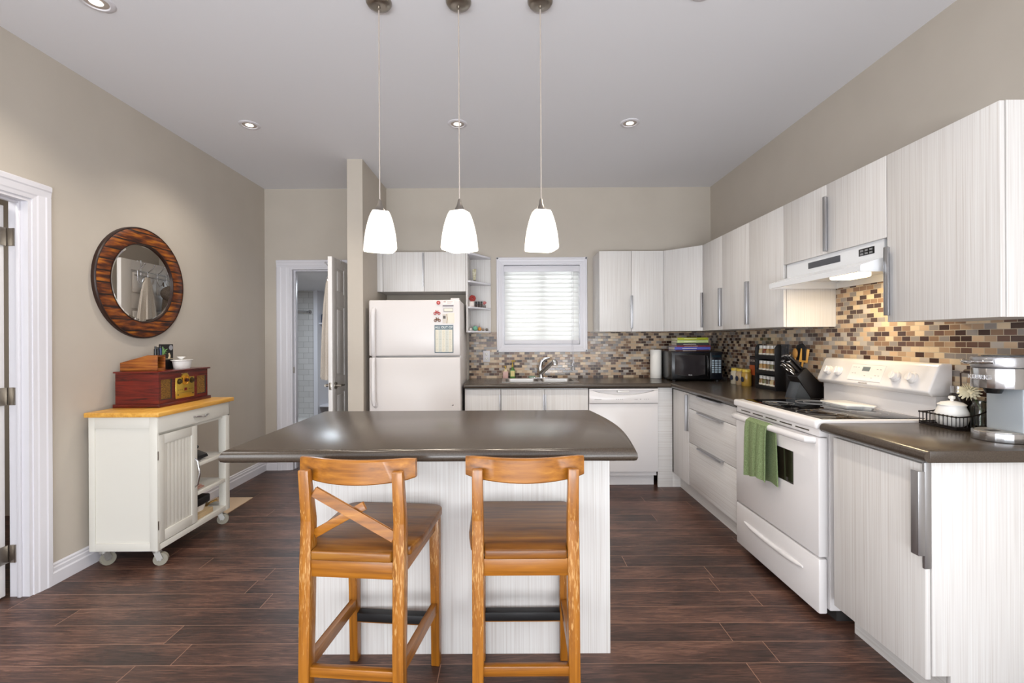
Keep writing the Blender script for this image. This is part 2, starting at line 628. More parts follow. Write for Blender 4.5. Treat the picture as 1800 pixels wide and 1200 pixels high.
# adjoining hall behind the open doorway on the left
struct(MB().box(-4.2, -4.1, 0.9, 3.4, 0, 2.5).box(-4.1, XL - 0.1, 0.8, 0.9, 0, 2.5).box(-4.1, XL - 0.1, 3.4, 3.5, 0, 2.5).build('wall_hall', M['wall']))
struct(MB().box(-4.2, XL - 0.1, 0.8, 3.5, 2.5, 2.55).build('ceiling_hall', M['ceil']))


def base_profile(o):
    return [(0, 0), (o, 0), (o, 0.062), (o * 0.72, 0.070), (o * 0.72, 0.088), (o * 0.45, 0.094), (o * 0.45, 0.104), (0, 0.112)]


mb = MB()
for a, b in ((2.42, YB), (-3.5, 1.41)):
    t = bmesh.new()
    pr = [(XL + p[0], p[1]) for p in base_profile(0.017)]
    mb.prism(pr, 'Y', a, b)
struct(mb.build('baseboard_left', M['trim']), 'white moulded baseboard along the wall with the mirror', 'baseboard')
mb = MB()
for a, b in ((XL + 0.017, -2.325), (-1.44, -1.352)):
    mb.prism([(YB - p[0], p[1]) for p in base_profile(0.017)], 'X', a, b)
struct(mb.build('baseboard_back', M['trim']), 'white baseboard beside the bathroom doorway', 'baseboard')

# casing profiles: stepped mouldings
def casing_v(mb, ax, u0, u1, wallpos, sgn, z0, z1):
    """upright casing; u0 is the outer edge, u1 the opening edge; wallpos the wall's face, sgn the way it stands out"""
    w_ = u1 - u0
    st = [(0, 0.0), (0, 0.013), (0.07, 0.018), (0.30, 0.018), (0.38, 0.0145), (0.72, 0.0115), (0.80, 0.0085), (1, 0.006), (1, 0)]
    poly = [(u0 + w_ * a, wallpos + sgn * d) for a, d in st]
    if ax == 'X':
        poly = [(p[1], p[0]) for p in poly]
    mb.prism(poly, 'Z', z0, z1)


def casing_h(mb, ax, a, b, zo, zi, wallpos, sgn):
    w_ = zi - zo
    st = [(0, 0.0), (0, 0.013), (0.07, 0.018), (0.30, 0.018), (0.38, 0.0145), (0.72, 0.0115), (0.80, 0.0085), (1, 0.006), (1, 0)]
    poly = [(wallpos + sgn * d, zo + w_ * t_) for t_, d in st]
    mb.prism(poly, 'X' if ax == 'Y' else 'Y', a, b)


def panel_door(fn, w_, h_, th):
    """six-panel door leaf; fn maps (u across, v through, z) to a box call; returns nothing"""
    core = th * 0.62
    fn(0.01, w_ - 0.01, th / 2 - core / 2, th / 2 + core / 2, 0.01, h_ - 0.01, 0)
    st, ms = 0.105, 0.095
    zs = [0.20, 0.82, 0.97, 1.58, 1.70, 1.92]
    cols = [(st, w_ / 2 - ms / 2), (w_ / 2 + ms / 2, w_ - st)]
    fn(0, st, 0, th, 0, h_, 0.002)
    fn(w_ - st, w_, 0, th, 0, h_, 0.002)
    fn(w_ / 2 - ms / 2, w_ / 2 + ms / 2, 0, th, 0.1, h_ - 0.05, 0.002)
    for a, b in ((0, zs[0]), (zs[1], zs[2]), (zs[3], zs[4]), (zs[5], h_)):
        fn(0.05, w_ - 0.05, 0.0003, th - 0.0003, a + 0.0004, b - 0.0004, 0.0)
    for c0, c1 in cols:
        for a, b in ((zs[0], zs[1]), (zs[2], zs[3]), (zs[4], zs[5])):
            fn(c0 + 0.022, c1 - 0.022, 0.001, th - 0.001, a + 0.022, b - 0.022, 0.006)


# left doorway (door_1): its far side faces the camera
d1 = bpy.data.objects.new('door_1', None)
C.objects.link(d1)
d1.location = (XL, 1.95, 0)
ORG[d1.name] = Vector(d1.location)
struct(d1, 'white cased doorway with its door open, near the round mirror', 'door')
mb = MB()
casing_v(mb, 'X', 2.425, 2.335, XL, 1, 0, 2.055)
casing_v(mb, 'X', 1.41, 1.50, XL, 1, 0, 2.055)
casing_h(mb, 'X', 1.41, 2.425, 2.12, 2.03, XL, 1)
mb.build('casing', M['trim'], d1)
mb = MB()
mb.box(XL - 0.1, XL, 2.318, 2.335, 0, 2.03).box(XL - 0.1, XL, 1.50, 1.517, 0, 2.03).box(XL - 0.1, XL, 1.517, 2.318, 2.013, 2.03)
mb.box(XL - 0.052, XL - 0.036, 2.306, 2.318, 0, 2.013, 0.002).box(XL - 0.052, XL - 0.036, 1.517, 2.306, 2.0, 2.013, 0.002)
mb.build('jamb', M['trim'], d1)
mb = MB()
panel_door(lambda a, b, c, d, e, f, bv: mb.box(-2.553 - b, -2.553 - a, 2.268 + c, 2.268 + d, 0.012 + e, 0.012 + f, bv), 0.76, 1.975, 0.036)
leaf = mb.build('door_leaf', M['doorp'], d1)
for z in (1.83, 1.02, 0.22):
    mb = MB().cyl((-2.549, 2.262, z - 0.045), (-2.549, 2.262, z + 0.045), 0.007, seg=12)
    mb.box(-2.542, -2.512, 2.312, 2.319, z - 0.045, z + 0.045, 0.001)
    mb.box(-2.552, -2.546, 2.262, 2.314, z - 0.045, z + 0.045)
    mb.box(-2.59, -2.553, 2.2635, 2.2665, z - 0.045, z + 0.045)
    mb.build('hinge', M['nickel'], d1)

# bathroom doorway (door_2)
d2 = bpy.data.objects.new('door_2', None)
C.objects.link(d2)
d2.location = (-1.85, YB, 0)
ORG[d2.name] = Vector(d2.location)
struct(d2, 'white six-panel door standing open at the bathroom doorway', 'door')
mb = MB()
casing_v(mb, 'Y', -2.325, -2.19, YB, -1, 0, 2.03)
casing_v(mb, 'Y', -1.42, -1.505, YB, -1, 0, 2.03)
casing_h(mb, 'Y', -2.325, -1.42, 2.105, 2.03, YB, -1)
mb.build('casing', M['trim'], d2)
mb = MB().box(-2.19, -2.172, YB, YB + 0.12, 0, 2.03).box(-1.523, -1.505, YB, YB + 0.12, 0, 2.03).box(-2.172, -1.523, YB, YB + 0.12, 2.012, 2.03)
mb.box(-2.172, -2.160, YB + 0.045, YB + 0.08, 0, 2.012, 0.002).box(-2.16, -1.523, YB + 0.045, YB + 0.08, 2.0, 2.012, 0.002)
mb.build('jamb', M['trim'], d2)
mb = MB()
panel_door(lambda a, b, c, d, e, f, bv: mb.box(-1.545 + c, -1.545 + d, 3.895 + a, 3.895 + b, 0.012 + e, 0.012 + f, bv), 0.668, 2.005, 0.036)
leaf2 = mb.build('door_leaf', M['doorp'], d2)
mb = MB().cyl((-1.510, 3.955, 0.905), (-1.498, 3.955, 0.905), 0.030, seg=24).cyl((-1.498, 3.955, 0.905), (-1.462, 3.955, 0.905), 0.011)
mb.tube([(-1.462, 3.945, 0.905), (-1.458, 3.99, 0.907), (-1.462, 4.04, 0.900), (-1.468, 4.065, 0.902)], [0.011, 0.010, 0.008, 0.007])
mb.cyl((-1.545, 3.955, 0.905), (-1.557, 3.955, 0.905), 0.030, seg=24).cyl((-1.557, 3.955, 0.905), (-1.59, 3.955, 0.905), 0.011)
mb.tube([(-1.59, 3.945, 0.905), (-1.594, 3.99, 0.907), (-1.59, 4.04, 0.900)], [0.011, 0.010, 0.008])
mb.build('lever_handle', M['nickel'], d2)
MB().box(-1.539, -1.516, 3.892, 3.896, 0.875, 0.935, 0.001).build('latch_plate', M['nickel'], d2)
MB().box(-2.174, -2.170, 4.585, 4.615, 0.97, 1.03, 0.001).build('strike_plate', M['nickel'], d2)

# bathroom behind it
YT = 6.6
struct(MB().box(-3.45, -2.812, YT, YT + 0.1, 0, 2.02).build('wall_tiled', M['subway']), 'grey-white subway-tiled wall inside the bathroom', 'wall')
M['bathwall'] = mat('pale_grey_bathroom_paint', 'B4AFA8', 0.7)
struct(MB().box(-3.55, -3.45, YB + 0.12, 7.1, 0, 2.02).box(-3.45, XL - 0.0, YB + 0.12, YB + 0.16, 0, 2.02).box(-1.25, -1.15, YB + 0.12, 7.1, 0, 2.02)
       .box(-2.755, -1.25, 6.95, 7.05, 0, 2.02).build('wall_bathroom', M['bathwall']))
struct(MB().box(-3.55, -1.15, YB + 0.12, 7.1, 2.02, 2.08).build('ceiling_bathroom', M['ceil']))
struct(MB().box(-2.812, -2.755, 6.56, 6.95, 0, 2.02).build('trim_1', M['trim']), 'white upright post between shower tiles and shelf niche', 'post')
for z, lb in ((1.535, 'white bathroom niche shelf carrying the bottles'), (0.33, 'low empty white shelf in the bathroom niche')):
    tag(MB().box(-2.755, -2.2, 6.62, 6.95, z, z + 0.022, 0.002).build('niche_shelf', M['trim']), lb, 'shelf')
tag(MB().box(-3.44, -2.83, 5.75, 6.595, 0, 0.19, 0.02).build('shower_tray', M['ceramic']), 'white shower base with a raised rim on the bathroom floor', 'shower base')
mb = MB().tube([(-3.44, 6.53, 1.745), (-2.90, 6.55, 1.712)], 0.012, 12).cyl((-2.90, 6.55, 1.712), (-2.875, 6.598, 1.71), 0.012).cyl((-2.875, 6.585, 1.71), (-2.875, 6.60, 1.71), 0.03)
tag(mb.build('shower_rail', M['chrome']), 'chrome shower rail fixed to the subway tiles', 'rail')
for x, hgt, c, lb in ((-2.725, 0.17, '39475E', 'dark blue toiletry bottle beside the post in the bathroom niche'), (-2.665, 0.13, '8E99AE', 'short pale blue toiletry bottle in the bathroom niche')):
    t = thing('toiletry_bottle', lb, 'bottle', (x, 6.70, 1.557))
    MB().lathe([(0, 0), (0.024, 0.002), (0.026, 0.02), (0.026, hgt * 0.7), (0.012, hgt * 0.8), (0, hgt * 0.8)], (x, 6.70, 1.557), 16).build('body', mat('toiletry_' + c, c, 0.3), t)
    MB().cyl((x, 6.70, 1.557 + hgt * 0.8), (x, 6.70, 1.557 + hgt), 0.013, seg=14).build('cap', M['trim'], t)

# over-door hook rack, towel and robe on the bathroom side of the open door (they show in the mirror)
t = thing('hook_rack', 'chrome over-door hook rack hanging on the bathroom door', 'hook rack', (-1.56, 4.2, 1.84))
mb = MB()
for z in (1.885, 1.925):
    mb.tube([(-1.556, 4.02, z), (-1.556, 4.50, z)], 0.004, 8)
for y in (4.10, 4.42):
    mb.tube([(-1.551, y, 1.88), (-1.551, y, 2.0235), (-1.530, y, 2.0235), (-1.505, y, 2.0235), (-1.505, y, 1.99)], 0.003, 8)
mb.build('rails', M['chrome'], t)
for y in (4.05, 4.165, 4.28, 4.39, 4.48):
    mb = MB().tube([(-1.560, y, 1.93), (-1.563, y, 1.84), (-1.58, y, 1.815), (-1.60, y, 1.82), (-1.612, y, 1.85)], 0.004, 8).sph((-1.613, y, 1.853), 0.007, seg=10)
    mb.tube([(-1.560, y, 1.925), (-1.585, y, 1.94), (-1.625, y, 1.985)], 0.004, 8).sph((-1.626, y, 1.988), 0.008, seg=10)
    mb.build('hook', M['chrome'], t)


def drape(c, z0, z1, top, bot, folds, amp, seed, n=48, m=14):
    """a hung cloth: a rippled ring that widens downwards from its hook; c = (x, y); top and bot are half sizes in x and y"""
    rnd = random.Random(seed)
    ph = [rnd.random() * 6.28 for _ in range(3)]
    rings = []
    for j in range(m + 1):
        s = j / m
        z = z0 + (z1 - z0) * s
        e = s ** 0.5
        hx = top[0] + (bot[0] - top[0]) * e
        hy = top[1] + (bot[1] - top[1]) * e
        ring = []
        for i in range(n):
            a = 2 * PI * i / n
            k = 1 + amp * min(1, s * 3) * (math.sin(folds * a + ph[0] + 0.8 * s) * 0.7 + math.sin((folds * 2 + 1) * a + ph[1]) * 0.3)
            ring.append((c[0] + hx * k * math.cos(a), c[1] + hy * k * math.sin(a), z + 0.012 * math.sin(3 * a + ph[2]) * s))
        rings.append(ring)
    return MB().loft(rings)


tag(drape((-1.612, 4.095), 1.87, 0.96, (0.012, 0.02), (0.058, 0.125), 7, 0.2, 3).build('bath_towel', M['towel']), 'cream bath towel hanging from the hook rack on the bathroom door', 'towel')
rb = thing('bath_robe', 'grey-brown fleece robe with hood hanging on the bathroom door', 'robe', (-1.625, 4.365, 0.70))
drape((-1.625, 4.365), 1.76, 0.70, (0.035, 0.08), (0.068, 0.135), 6, 0.14, 8).build('gown', M['robe'], rb)
mb = MB().sph((-1.645, 4.35, 1.745), 0.10, (0.62, 1.25, 0.78), 20).tube([(-1.612, 4.28, 1.855), (-1.615, 4.285, 1.81)], 0.006)
mb.build('hood', M['robe'], rb)

# ------------------------------------------------------------------ kitchen window
w1 = bpy.data.objects.new('window_1', None)
C.objects.link(w1)
w1.location = (0.335, YB, 1.17)
ORG[w1.name] = Vector(w1.location)
struct(w1, 'white cased kitchen window above the sink', 'window')
mb = MB()
casing_v(mb, 'Y', -0.119, -0.06, YB, -1, 1.17, 2.12)
casing_v(mb, 'Y', 0.791, 0.732, YB, -1, 1.17, 2.12)
casing_h(mb, 'Y', -0.119, 0.791, 2.12, 2.06, YB, -1)
casing_h(mb, 'Y', -0.119, 0.791, 1.17, 1.23, YB, -1)
mb.build('casing', M['trim'], w1)
mb = MB().box(-0.06, -0.045, YB, YB + 0.12, 1.23, 2.06).box(0.717, 0.732, YB, YB + 0.12, 1.23, 2.06).box(-0.045, 0.717, YB, YB + 0.12, 1.23, 1.245).box(-0.045, 0.717, YB, YB + 0.12, 2.045, 2.06)
mb.box(-0.045, 0.0, YB + 0.07, YB + 0.11, 1.245, 2.045).box(0.672, 0.717, YB + 0.07, YB + 0.11, 1.245, 2.045).box(0, 0.672, YB + 0.07, YB + 0.11, 1.245, 1.29).box(0, 0.672, YB + 0.07, YB + 0.11, 2.0, 2.045)
mb.box(0.31, 0.365, YB + 0.07, YB + 0.11, 1.29, 2.0)
mb.build('sash_frame', M['trim'], w1)
MB().box(0, 0.672, YB + 0.088, YB + 0.092, 1.29, 2.0).build('window_pane', M['glass'], w1)

m_, N_, L_, b_ = newmat('white_translucent_slat')
b_.inputs['Base Color'].default_value = lin('ECEBEA')
tr_ = N_.new('ShaderNodeBsdfTranslucent')
tr_.inputs[0].default_value = lin('F2F2F0')
ms_ = N_.new('ShaderNodeMixShader')
ms_.inputs[0].default_value = 0.42
L_.new(b_.outputs[0], ms_.inputs[1])
L_.new(tr_.outputs[0], ms_.inputs[2])
L_.new(ms_.outputs[0], N_['Material Output'].inputs[0])
M['slat'] = m_
bl = thing('window_blind', 'white slatted blind closed over the kitchen window', 'blind', (0.335, YB + 0.02, 1.24))
MB().box(-0.04, 0.712, YB - 0.006, YB + 0.045, 1.995, 2.035, 0.003).box(-0.042, 0.714, YB - 0.012, YB - 0.006, 1.975, 2.03, 0.002).build('headrail', M['trim'], bl)
mb = MB()
z = 1.965
while z > 1.30:
    mb.prism([(YB + 0.004, z - 0.024), (YB + 0.007, z - 0.025), (YB + 0.022, z + 0.001), (YB + 0.034, z + 0.024), (YB + 0.031, z + 0.025), (YB + 0.018, z + 0.001)], 'X', -0.038, 0.71)
    z -= 0.0435
mb.build('slats', M['slat'], bl)
MB().box(-0.038, 0.71, YB - 0.008, YB + 0.034, 1.25, 1.288, 0.003).build('bottom_rail', M['trim'], bl)
MB().tube([(0.635, YB - 0.016, 2.0), (0.635, YB - 0.022, 1.4), (0.637, YB - 0.024, 1.06)], 0.0018, 6).tube([(0.650, YB - 0.016, 2.0), (0.650, YB - 0.022, 1.4), (0.648, YB - 0.024, 1.08)], 0.0018, 6).build('pull_cord', M['trim'], bl)
for x, z in ((0.637, 1.03), (0.648, 1.055), (0.642, 0.99)):
    MB().lathe([(0, 0.035), (0.004, 0.034), (0.010, 0.002), (0.009, 0), (0, 0)], (x, YB - 0.024, z), 12).build('tassel', M['trim'], bl)

# ------------------------------------------------------------------ mosaic backsplash (tiles stay one pattern)
mb = grid_wall(MB(), 'Y', YB - 0.008, YB, -0.395, XR, CT, 1.372, [(-0.119, 0.791, 1.17, 1.372)])
struct(mb.build('wall_tiles_back', M['mosx']), 'brown and beige mosaic tile backsplash behind the sink', 'backsplash')
mb = MB().box(XR - 0.008, XR, 1.5, YB - 0.008, CT, 1.372).box(XR - 0.008, XR, 2.049, 2.814, 1.372, 1.76)
struct(mb.build('wall_tiles_right', M['mosy']), 'brown and beige mosaic tile backsplash behind the stove', 'backsplash')

# ------------------------------------------------------------------ cabinets
UZ0, UZ1, MZ = 1.366, 2.116, 1.748


def cab(name, label, loc):
    return thing(name, label, 'cabinet', loc)


# over the fridge
t = cab('wall_cabinet', 'short white double-door cabinet mounted above the fridge', (-0.815, 4.4, MZ))
MB().box(-1.222, -0.397, 4.26, YB, MZ, UZ1).build('body', M['lamv'], t)
MB().box(-1.222, -1.170, 4.24, 4.26, MZ, UZ1, 0.001).build('filler_strip', M['lamv'], t)
for a, b, hx in ((-1.167, -0.786, -0.793), (-0.783, -0.397, -0.777)):
    d = MB().box(a, b, 4.24, 4.258, MZ, UZ1, 0.0015).build('door', M['lamv'], t)
    MB().box(hx - 0.004, hx + 0.004, 4.226, 4.241, MZ + 0.045, MZ + 0.36, 0.001).build('handle', M['alu'], d) if hx < -0.78 else None

# open corner shelf beside it
t = thing('corner_shelf', 'small white open corner shelf beside the fridge cabinet', 'shelf unit', (-0.29, 4.45, UZ0))
MB().box(-0.395, -0.379, 4.24, YB, UZ0, UZ1, 0.001).build('side_panel', M['lamv'], t)
MB().box(-0.379, -0.176, YB - 0.014, YB, UZ0, UZ1, 0.001).build('back_panel', M['lamv'], t)
SH = [(UZ0, 0.016), (1.592, 0.016), (1.836, 0.016), (2.098, 0.018)]
for z, th in SH:
    MB().prism([(-0.379, YB - 0.014), (-0.379, 4.25), (-0.355, 4.25), (-0.20, 4.49), (-0.176, 4.53), (-0.176, YB - 0.014)], 'Z', z, z + th, 0.001).build('shelf', M['trim'], t)

# back double-door unit
t = cab('wall_cabinet', 'tall white double-door wall cabinet beside the kitchen window', (1.15, 4.4, UZ0))
MB().box(0.848, 1.447, 4.26, YB, UZ0, UZ1).build('body', M['lamv'], t)
d = MB().box(0.848, 1.146, 4.24, 4.258, UZ0, UZ1, 0.0015).build('door', M['lamv'], t)
MB().box(1.138, 1.147, 4.222, 4.241, 1.395, 1.70, 0.001).box(1.134, 1.1385, 4.222, 4.2255, 1.395, 1.70).build('handle', M['alu'], d)
d = MB().box(1.149, 1.447, 4.24, 4.258, UZ0, UZ1, 0.0015).build('door', M['lamv'], t)
MB().box(1.149, 1.158, 4.222, 4.241, 1.395, 1.70, 0.001).build('handle', M['alu'], d)

# diagonal corner unit
t = cab('wall_cabinet', 'diagonal white corner wall cabinet above the microwave', (1.75, 4.3, UZ0))
MB().prism([(1.449, YB), (1.449, 4.255), (1.720, 3.988), (XR, 3.988), (XR, YB)], 'Z', UZ0, UZ1).build('body', M['lamv'], t)
n = Vector((-1, -1, 0)).normalized()
a, b = Vector((1.450, 4.242, 0)), Vector((1.704, 3.989, 0))
mb = MB().prism([(a.x, a.y), (b.x, b.y), (b.x - n.x * .018, b.y - n.y * .018), (a.x - n.x * .018, a.y - n.y * .018)], 'Z', UZ0, UZ1, 0.0015)
d = mb.build('door', M['lamv'], t)
p = b + (a - b).normalized() * 0.012
MB().prism([(p.x, p.y), (p.x + n.x * .018, p.y + n.y * .018), (b.x + n.x * .018, b.y + n.y * .018), (b.x, b.y)], 'Z', 1.395, 1.70, 0.001).build('handle', M['alu'], d)


XU = 1.704


def right_upper(label, y0, y1, z0, doors, handles, end=False):
    t = cab('wall_cabinet', label, (1.87, (y0 + y1) / 2, z0))
    MB().box(XU + 0.020, XR, y0, y1, z0, UZ1).build('body', M['lamv'], t)
    for (a, b), hs in zip(doors, handles):
        d = MB().box(XU, XU + 0.018, a, b, z0, UZ1, 0.0015).build('door', M['lamv'], t)
        if hs:
            y, zz0, zz1, s = hs
            MB().box(XU - 0.024, XU + 0.001, y - 0.004, y + 0.004, zz0, zz1, 0.001).box(XU - 0.024, XU - 0.020, min(y, y + s * 0.022), max(y, y + s * 0.022), zz0, zz1, 0.001).build('handle', M['alu'], d)
    return t


right_upper('narrow white single-door wall cabinet next to the diagonal corner unit', 3.627, 3.985, UZ0, [(3.628, 3.984)], [(3.634, 1.395, 1.70, 1)])
right_upper('tall white double-door wall cabinet between corner run and hood', 2.818, 3.625, UZ0, [(3.218, 3.624), (2.819, 3.215)], [(3.224, 1.395, 1.70, 1), None])
right_upper('short white double-door cabinet directly above the range hood', 2.049, 2.816, MZ, [(2.436, 2.815), (2.050, 2.433)], [None, (2.428, MZ + 0.01, MZ + 0.30, -1)])
right_upper('large white single-door wall cabinet at the end above coffee maker', 1.574, 2.047, UZ0, [(1.576, 2.046)], [(2.036, 1.395, 1.70, -1)])

# base units on the back wall
YF, XF, TK = 3.965, 1.43, 0.13
CB = CT - 0.042


def back_base(label, x0, x1, doors):
    t = cab('base_cabinet', label, ((x0 + x1) / 2, 4.25, 0))
    MB().box(x0, x1, YF + 0.02, YB - 0.012, TK, CB - (0.20 if 'sink' in label else 0)).box(x0, x1, YF + 0.02, YF + 0.05, TK, CB).build('body', M['lamv'], t)
    MB().box(x0, x1, YF + 0.08, YF + 0.095, 0, TK).build('toe_kick', M['lamx'], t)
    for a, b, hx in doors:
        d = MB().box(a + .0015, b - .0015, YF, YF + 0.018, TK + .003, CB - 0.008, 0.0015).build('door', M['lamv'], t)
        MB().box(hx - 0.004, hx + 0.004, YF - 0.016, YF + 0.001, 0.52, CB - 0.05, 0.001).build('handle', M['alu'], d)


back_base('narrow white base cabinet between fridge and sink unit', -0.385, -0.07, [(-0.385, -0.07, -0.078)])
back_base('white double-door base cabinet under the sink', -0.068, 0.692, [(-0.068, 0.312, 0.304), (0.312, 0.692, 0.320)])
tag(MB().box(1.302, XF, YF + 0.02, YF + 0.04, 0, CB, 0.001).box(XF, XF + 0.072, YF + 0.021, YF + 0.04, 0, TK - 0.002).build('filler_panel', M['lamx']), 'white upright filler panel beside the dishwasher in the corner', 'panel')

# base units on the right wall
t = cab('base_cabinet', 'narrow white corner base cabinet beside the three drawers', (1.73, 3.78, 0))
MB().box(XF + 0.02, XR - 0.012, 3.622, YF + 0.02, TK, CB).build('body', M['lamv'], t)
MB().box(XF + 0.07, XF + 0.085, 3.622, YF + 0.02, 0, TK).build('toe_kick', M['lamy'], t)
d = MB().box(XF, XF + 0.018, 3.625, YF - 0.002, TK + .003, CB - 0.008, 0.0015).build('door', M['lamv'], t)
MB().box(XF - 0.022, XF + 0.001, 3.627, 3.635, 0.56, CB - 0.02, 0.001).box(XF - 0.022, XF - 0.019, 3.635, 3.655, 0.56, CB - 0.02).build('handle', M['alu'], d)

t = cab('drawer_cabinet', 'white three-drawer base cabinet between corner and stove', (1.73, 3.24, 0))
MB().box(XF + 0.02, XR - 0.012, 2.86, 3.62, TK, CB).build('body', M['lamv'], t)
MB().box(XF + 0.07, XF + 0.085, 2.86, 3.62, 0, TK).build('toe_kick', M['lamy'], t)
for z0, z1 in ((TK + .003, 0.474), (0.478, 0.742), (0.746, CB - 0.008)):
    d = MB().box(XF, XF + 0.018, 2.862, 3.618, z0, z1, 0.0015).build('drawer', M['lamy'], t)
    MB().box(XF - 0.024, XF + 0.018, 3.03, 3.42, z1, z1 + 0.003).box(XF - 0.024, XF - 0.021, 3.03, 3.42, z1 - 0.010, z1 + 0.003, 0.0008).build('handle', M['alu'], d)

YE = 1.565
t = cab('base_cabinet', 'white single-door base cabinet at the end under the coffee maker', (1.73, 1.78, 0))
MB().box(XF + 0.022, XR - 0.012, YE + 0.018, 2.012, TK, CB).build('body', M['lamv'], t)
MB().prism([(XF + 0.022, TK), (XF + 0.085, TK), (XF + 0.085, 0), (XR - 0.012, 0), (XR - 0.012, CB), (XF + 0.022, CB)], 'Y', YE, YE + 0.018, 0.001).build('end_panel', M['lamv'], t)
MB().box(XF + 0.085, XF + 0.10, YE + 0.018, 2.0, 0, TK).build('toe_kick', M['lamy'], t)
d = MB().box(XF, XF + 0.018, YE + 0.002, 2.007, TK - 0.012, CB - 0.012, 0.0015).build('door', M['lamv'], t)
MB().box(XF - 0.004, XF + 0.019, YE - 0.002, YE + 0.008, 0.50, CB - 0.004, 0.001).box(XF - 0.026, XF - 0.002, YE - 0.002, YE + 0.001, 0.545, CB - 0.035, 0.0008).box(XF - 0.026, XF - 0.022, YE - 0.001, YE + 0.028, 0.545, CB - 0.035, 0.0008).build('handle', M['alu'], d)

# ------------------------------------------------------------------ countertops with rounded front edges
def bull(r, n=8):
    return [(-r * math.cos(-PI / 2 + PI * i / n), r * math.sin(-PI / 2 + PI * i / n)) for i in range(n + 1)]


TH = 0.040
zc = CT - TH / 2
XC, YC = 1.40, 3.935
BR = TH / 2
mb = MB()
# back run around the sink cut-out
HX0, HX1, HY0, HY1 = -0.035, 0.605, 4.09, 4.46
mb.box(-0.392, HX0, YC + BR, YB - 0.008, CT - TH, CT).box(HX1, XR - 0.008, YC + BR, YB - 0.008, CT - TH, CT)
mb.box(HX0, HX1, YC + BR, HY0, CT - TH, CT).box(HX0, HX1, HY1, YB - 0.008, CT - TH, CT)
mb.prism([(YC + BR + p[0], zc + p[1]) for p in bull(BR)], 'X', -0.392, XC + BR, smooth=True)
mb.box(XC + BR, XR - 0.008, 2.835, YC + BR, CT - TH, CT)
mb.prism([(XC + BR + p[0], zc + p[1]) for p in bull(BR)], 'Y', 2.835, YC + BR, smooth=True)
tag(mb.build('countertop', M['counter']), 'dark brown L-shaped countertop running from the sink to the stove', 'countertop')
mb = MB().box(XC + BR, XR - 0.008, 1.535, 2.052, CT - TH, CT, 0.002)
mb.prism([(XC + BR + p[0], zc + p[1]) for p in bull(BR)], 'Y', 1.535, 2.052, smooth=True)
tag(mb.build('countertop', M['counter']), 'short dark brown countertop at the end carrying the coffee maker', 'countertop')

# ------------------------------------------------------------------ sink and faucet
t = thing('kitchen_sink', 'stainless double-bowl sink set in the counter under the window', 'sink', (0.285, 4.26, CT))
mb = MB()
SX0, SX1, SY0, SY1 = -0.062, 0.632, 4.065, 4.50
mids = (0.272, 0.298)
b1 = (-0.03, 0.272, 4.10, 4.43)
b2 = (0.298, 0.60, 4.10, 4.43)
rim = MB()
us = [SX0, b1[0], b1[1], b2[0], b2[1], SX1]
rim.box(SX0, SX1, SY0, 4.10, CT, CT + 0.005, 0.002).box(SX0, SX1, 4.43, SY1, CT, CT + 0.005, 0.002)
rim.box(SX0, b1[0], 4.10, 4.43, CT, CT + 0.005).box(b2[1], SX1, 4.10, 4.43, CT, CT + 0.005).box(b1[1], b2[0], 4.10, 4.43, CT, CT + 0.005)
M['sinksteel'] = mat('satin_sink_steel', 'B3AFAB', 0.36, 1.0)
rim.build('rim', M['sinksteel'], t)
for q in (b1, b2):
    bw = MB()
    rings = []
    for z, ins in ((CT + 0.003, 0.0), (CT - 0.03, 0.004), (CT - 0.15, 0.012), (CT - 0.165, 0.035)):
        x0, x1, y0, y1 = q[0] + ins, q[1] - ins, q[2] + ins, q[3] - ins
        r = 0.05
        ring = []
        for cx, cy, a0 in ((x1 - r, y1 - r, 0), (x0 + r, y1 - r, PI / 2), (x0 + r, y0 + r, PI), (x1 - r, y0 + r, 1.5 * PI)):
            for k in range(6):
                a = a0 + PI / 2 * k / 5
                ring.append((cx + r * math.cos(a), cy + r * math.sin(a), z))
        rings.append(ring)
    tb = bmesh.new()
    RR = [[tb.verts.new(p) for p in ring] for ring in rings]
    for A, B_ in zip(RR, RR[1:]):
        for k in range(len(A)):
            tb.faces.new((A[k], B_[k], B_[(k + 1) % len(A)], A[(k + 1) % len(A)]))
    tb.faces.new(RR[-1])
    bw._merge(tb, True)
    bw.build('bowl', M['sinksteel'], t)
FX, FY = 0.318, 4.475
t = thing('faucet', 'chrome pull-out kitchen faucet with lever behind the sink', 'faucet', (FX, FY, CT + 0.005))
z0 = CT + 0.005
MB().box(FX - 0.10, FX + 0.105, FY - 0.022, FY + 0.022, z0, z0 + 0.007, 0.003).build('base_plate', M['chrome'], t)
MB().tube([(FX, FY, z0 + .006), (FX - .004, FY, z0 + .05), (FX - .008, FY, z0 + .10), (FX - 0.006, FY, z0 + 0.125)], [0.026, 0.023, 0.025, 0.020], 18).build('body', M['chrome'], t)
MB().tube([(FX - .002, FY - .005, z0 + .05), (FX + .03, FY - .05, z0 + .085), (FX + .075, FY - .10, z0 + .135), (FX + .115, FY - .15, z0 + .172)], [0.024, 0.022, 0.020, 0.019], 16).tube([(FX + .112, FY - .146, z0 + .182), (FX + .118, FY - .155, z0 + .165), (FX + .122, FY - .162, z0 + .135)], [0.022, 0.029, 0.025], 16).build('spout', M['chrome'], t)
MB().tube([(FX - .006, FY, z0 + .12), (FX + .004, FY + .0, z0 + .16), (FX + .035, FY - .005, z0 + .19), (FX + .085, FY - .01, z0 + .203)], [0.022, 0.019, 0.013, 0.008], 14).build('lever', M['chrome'], t)

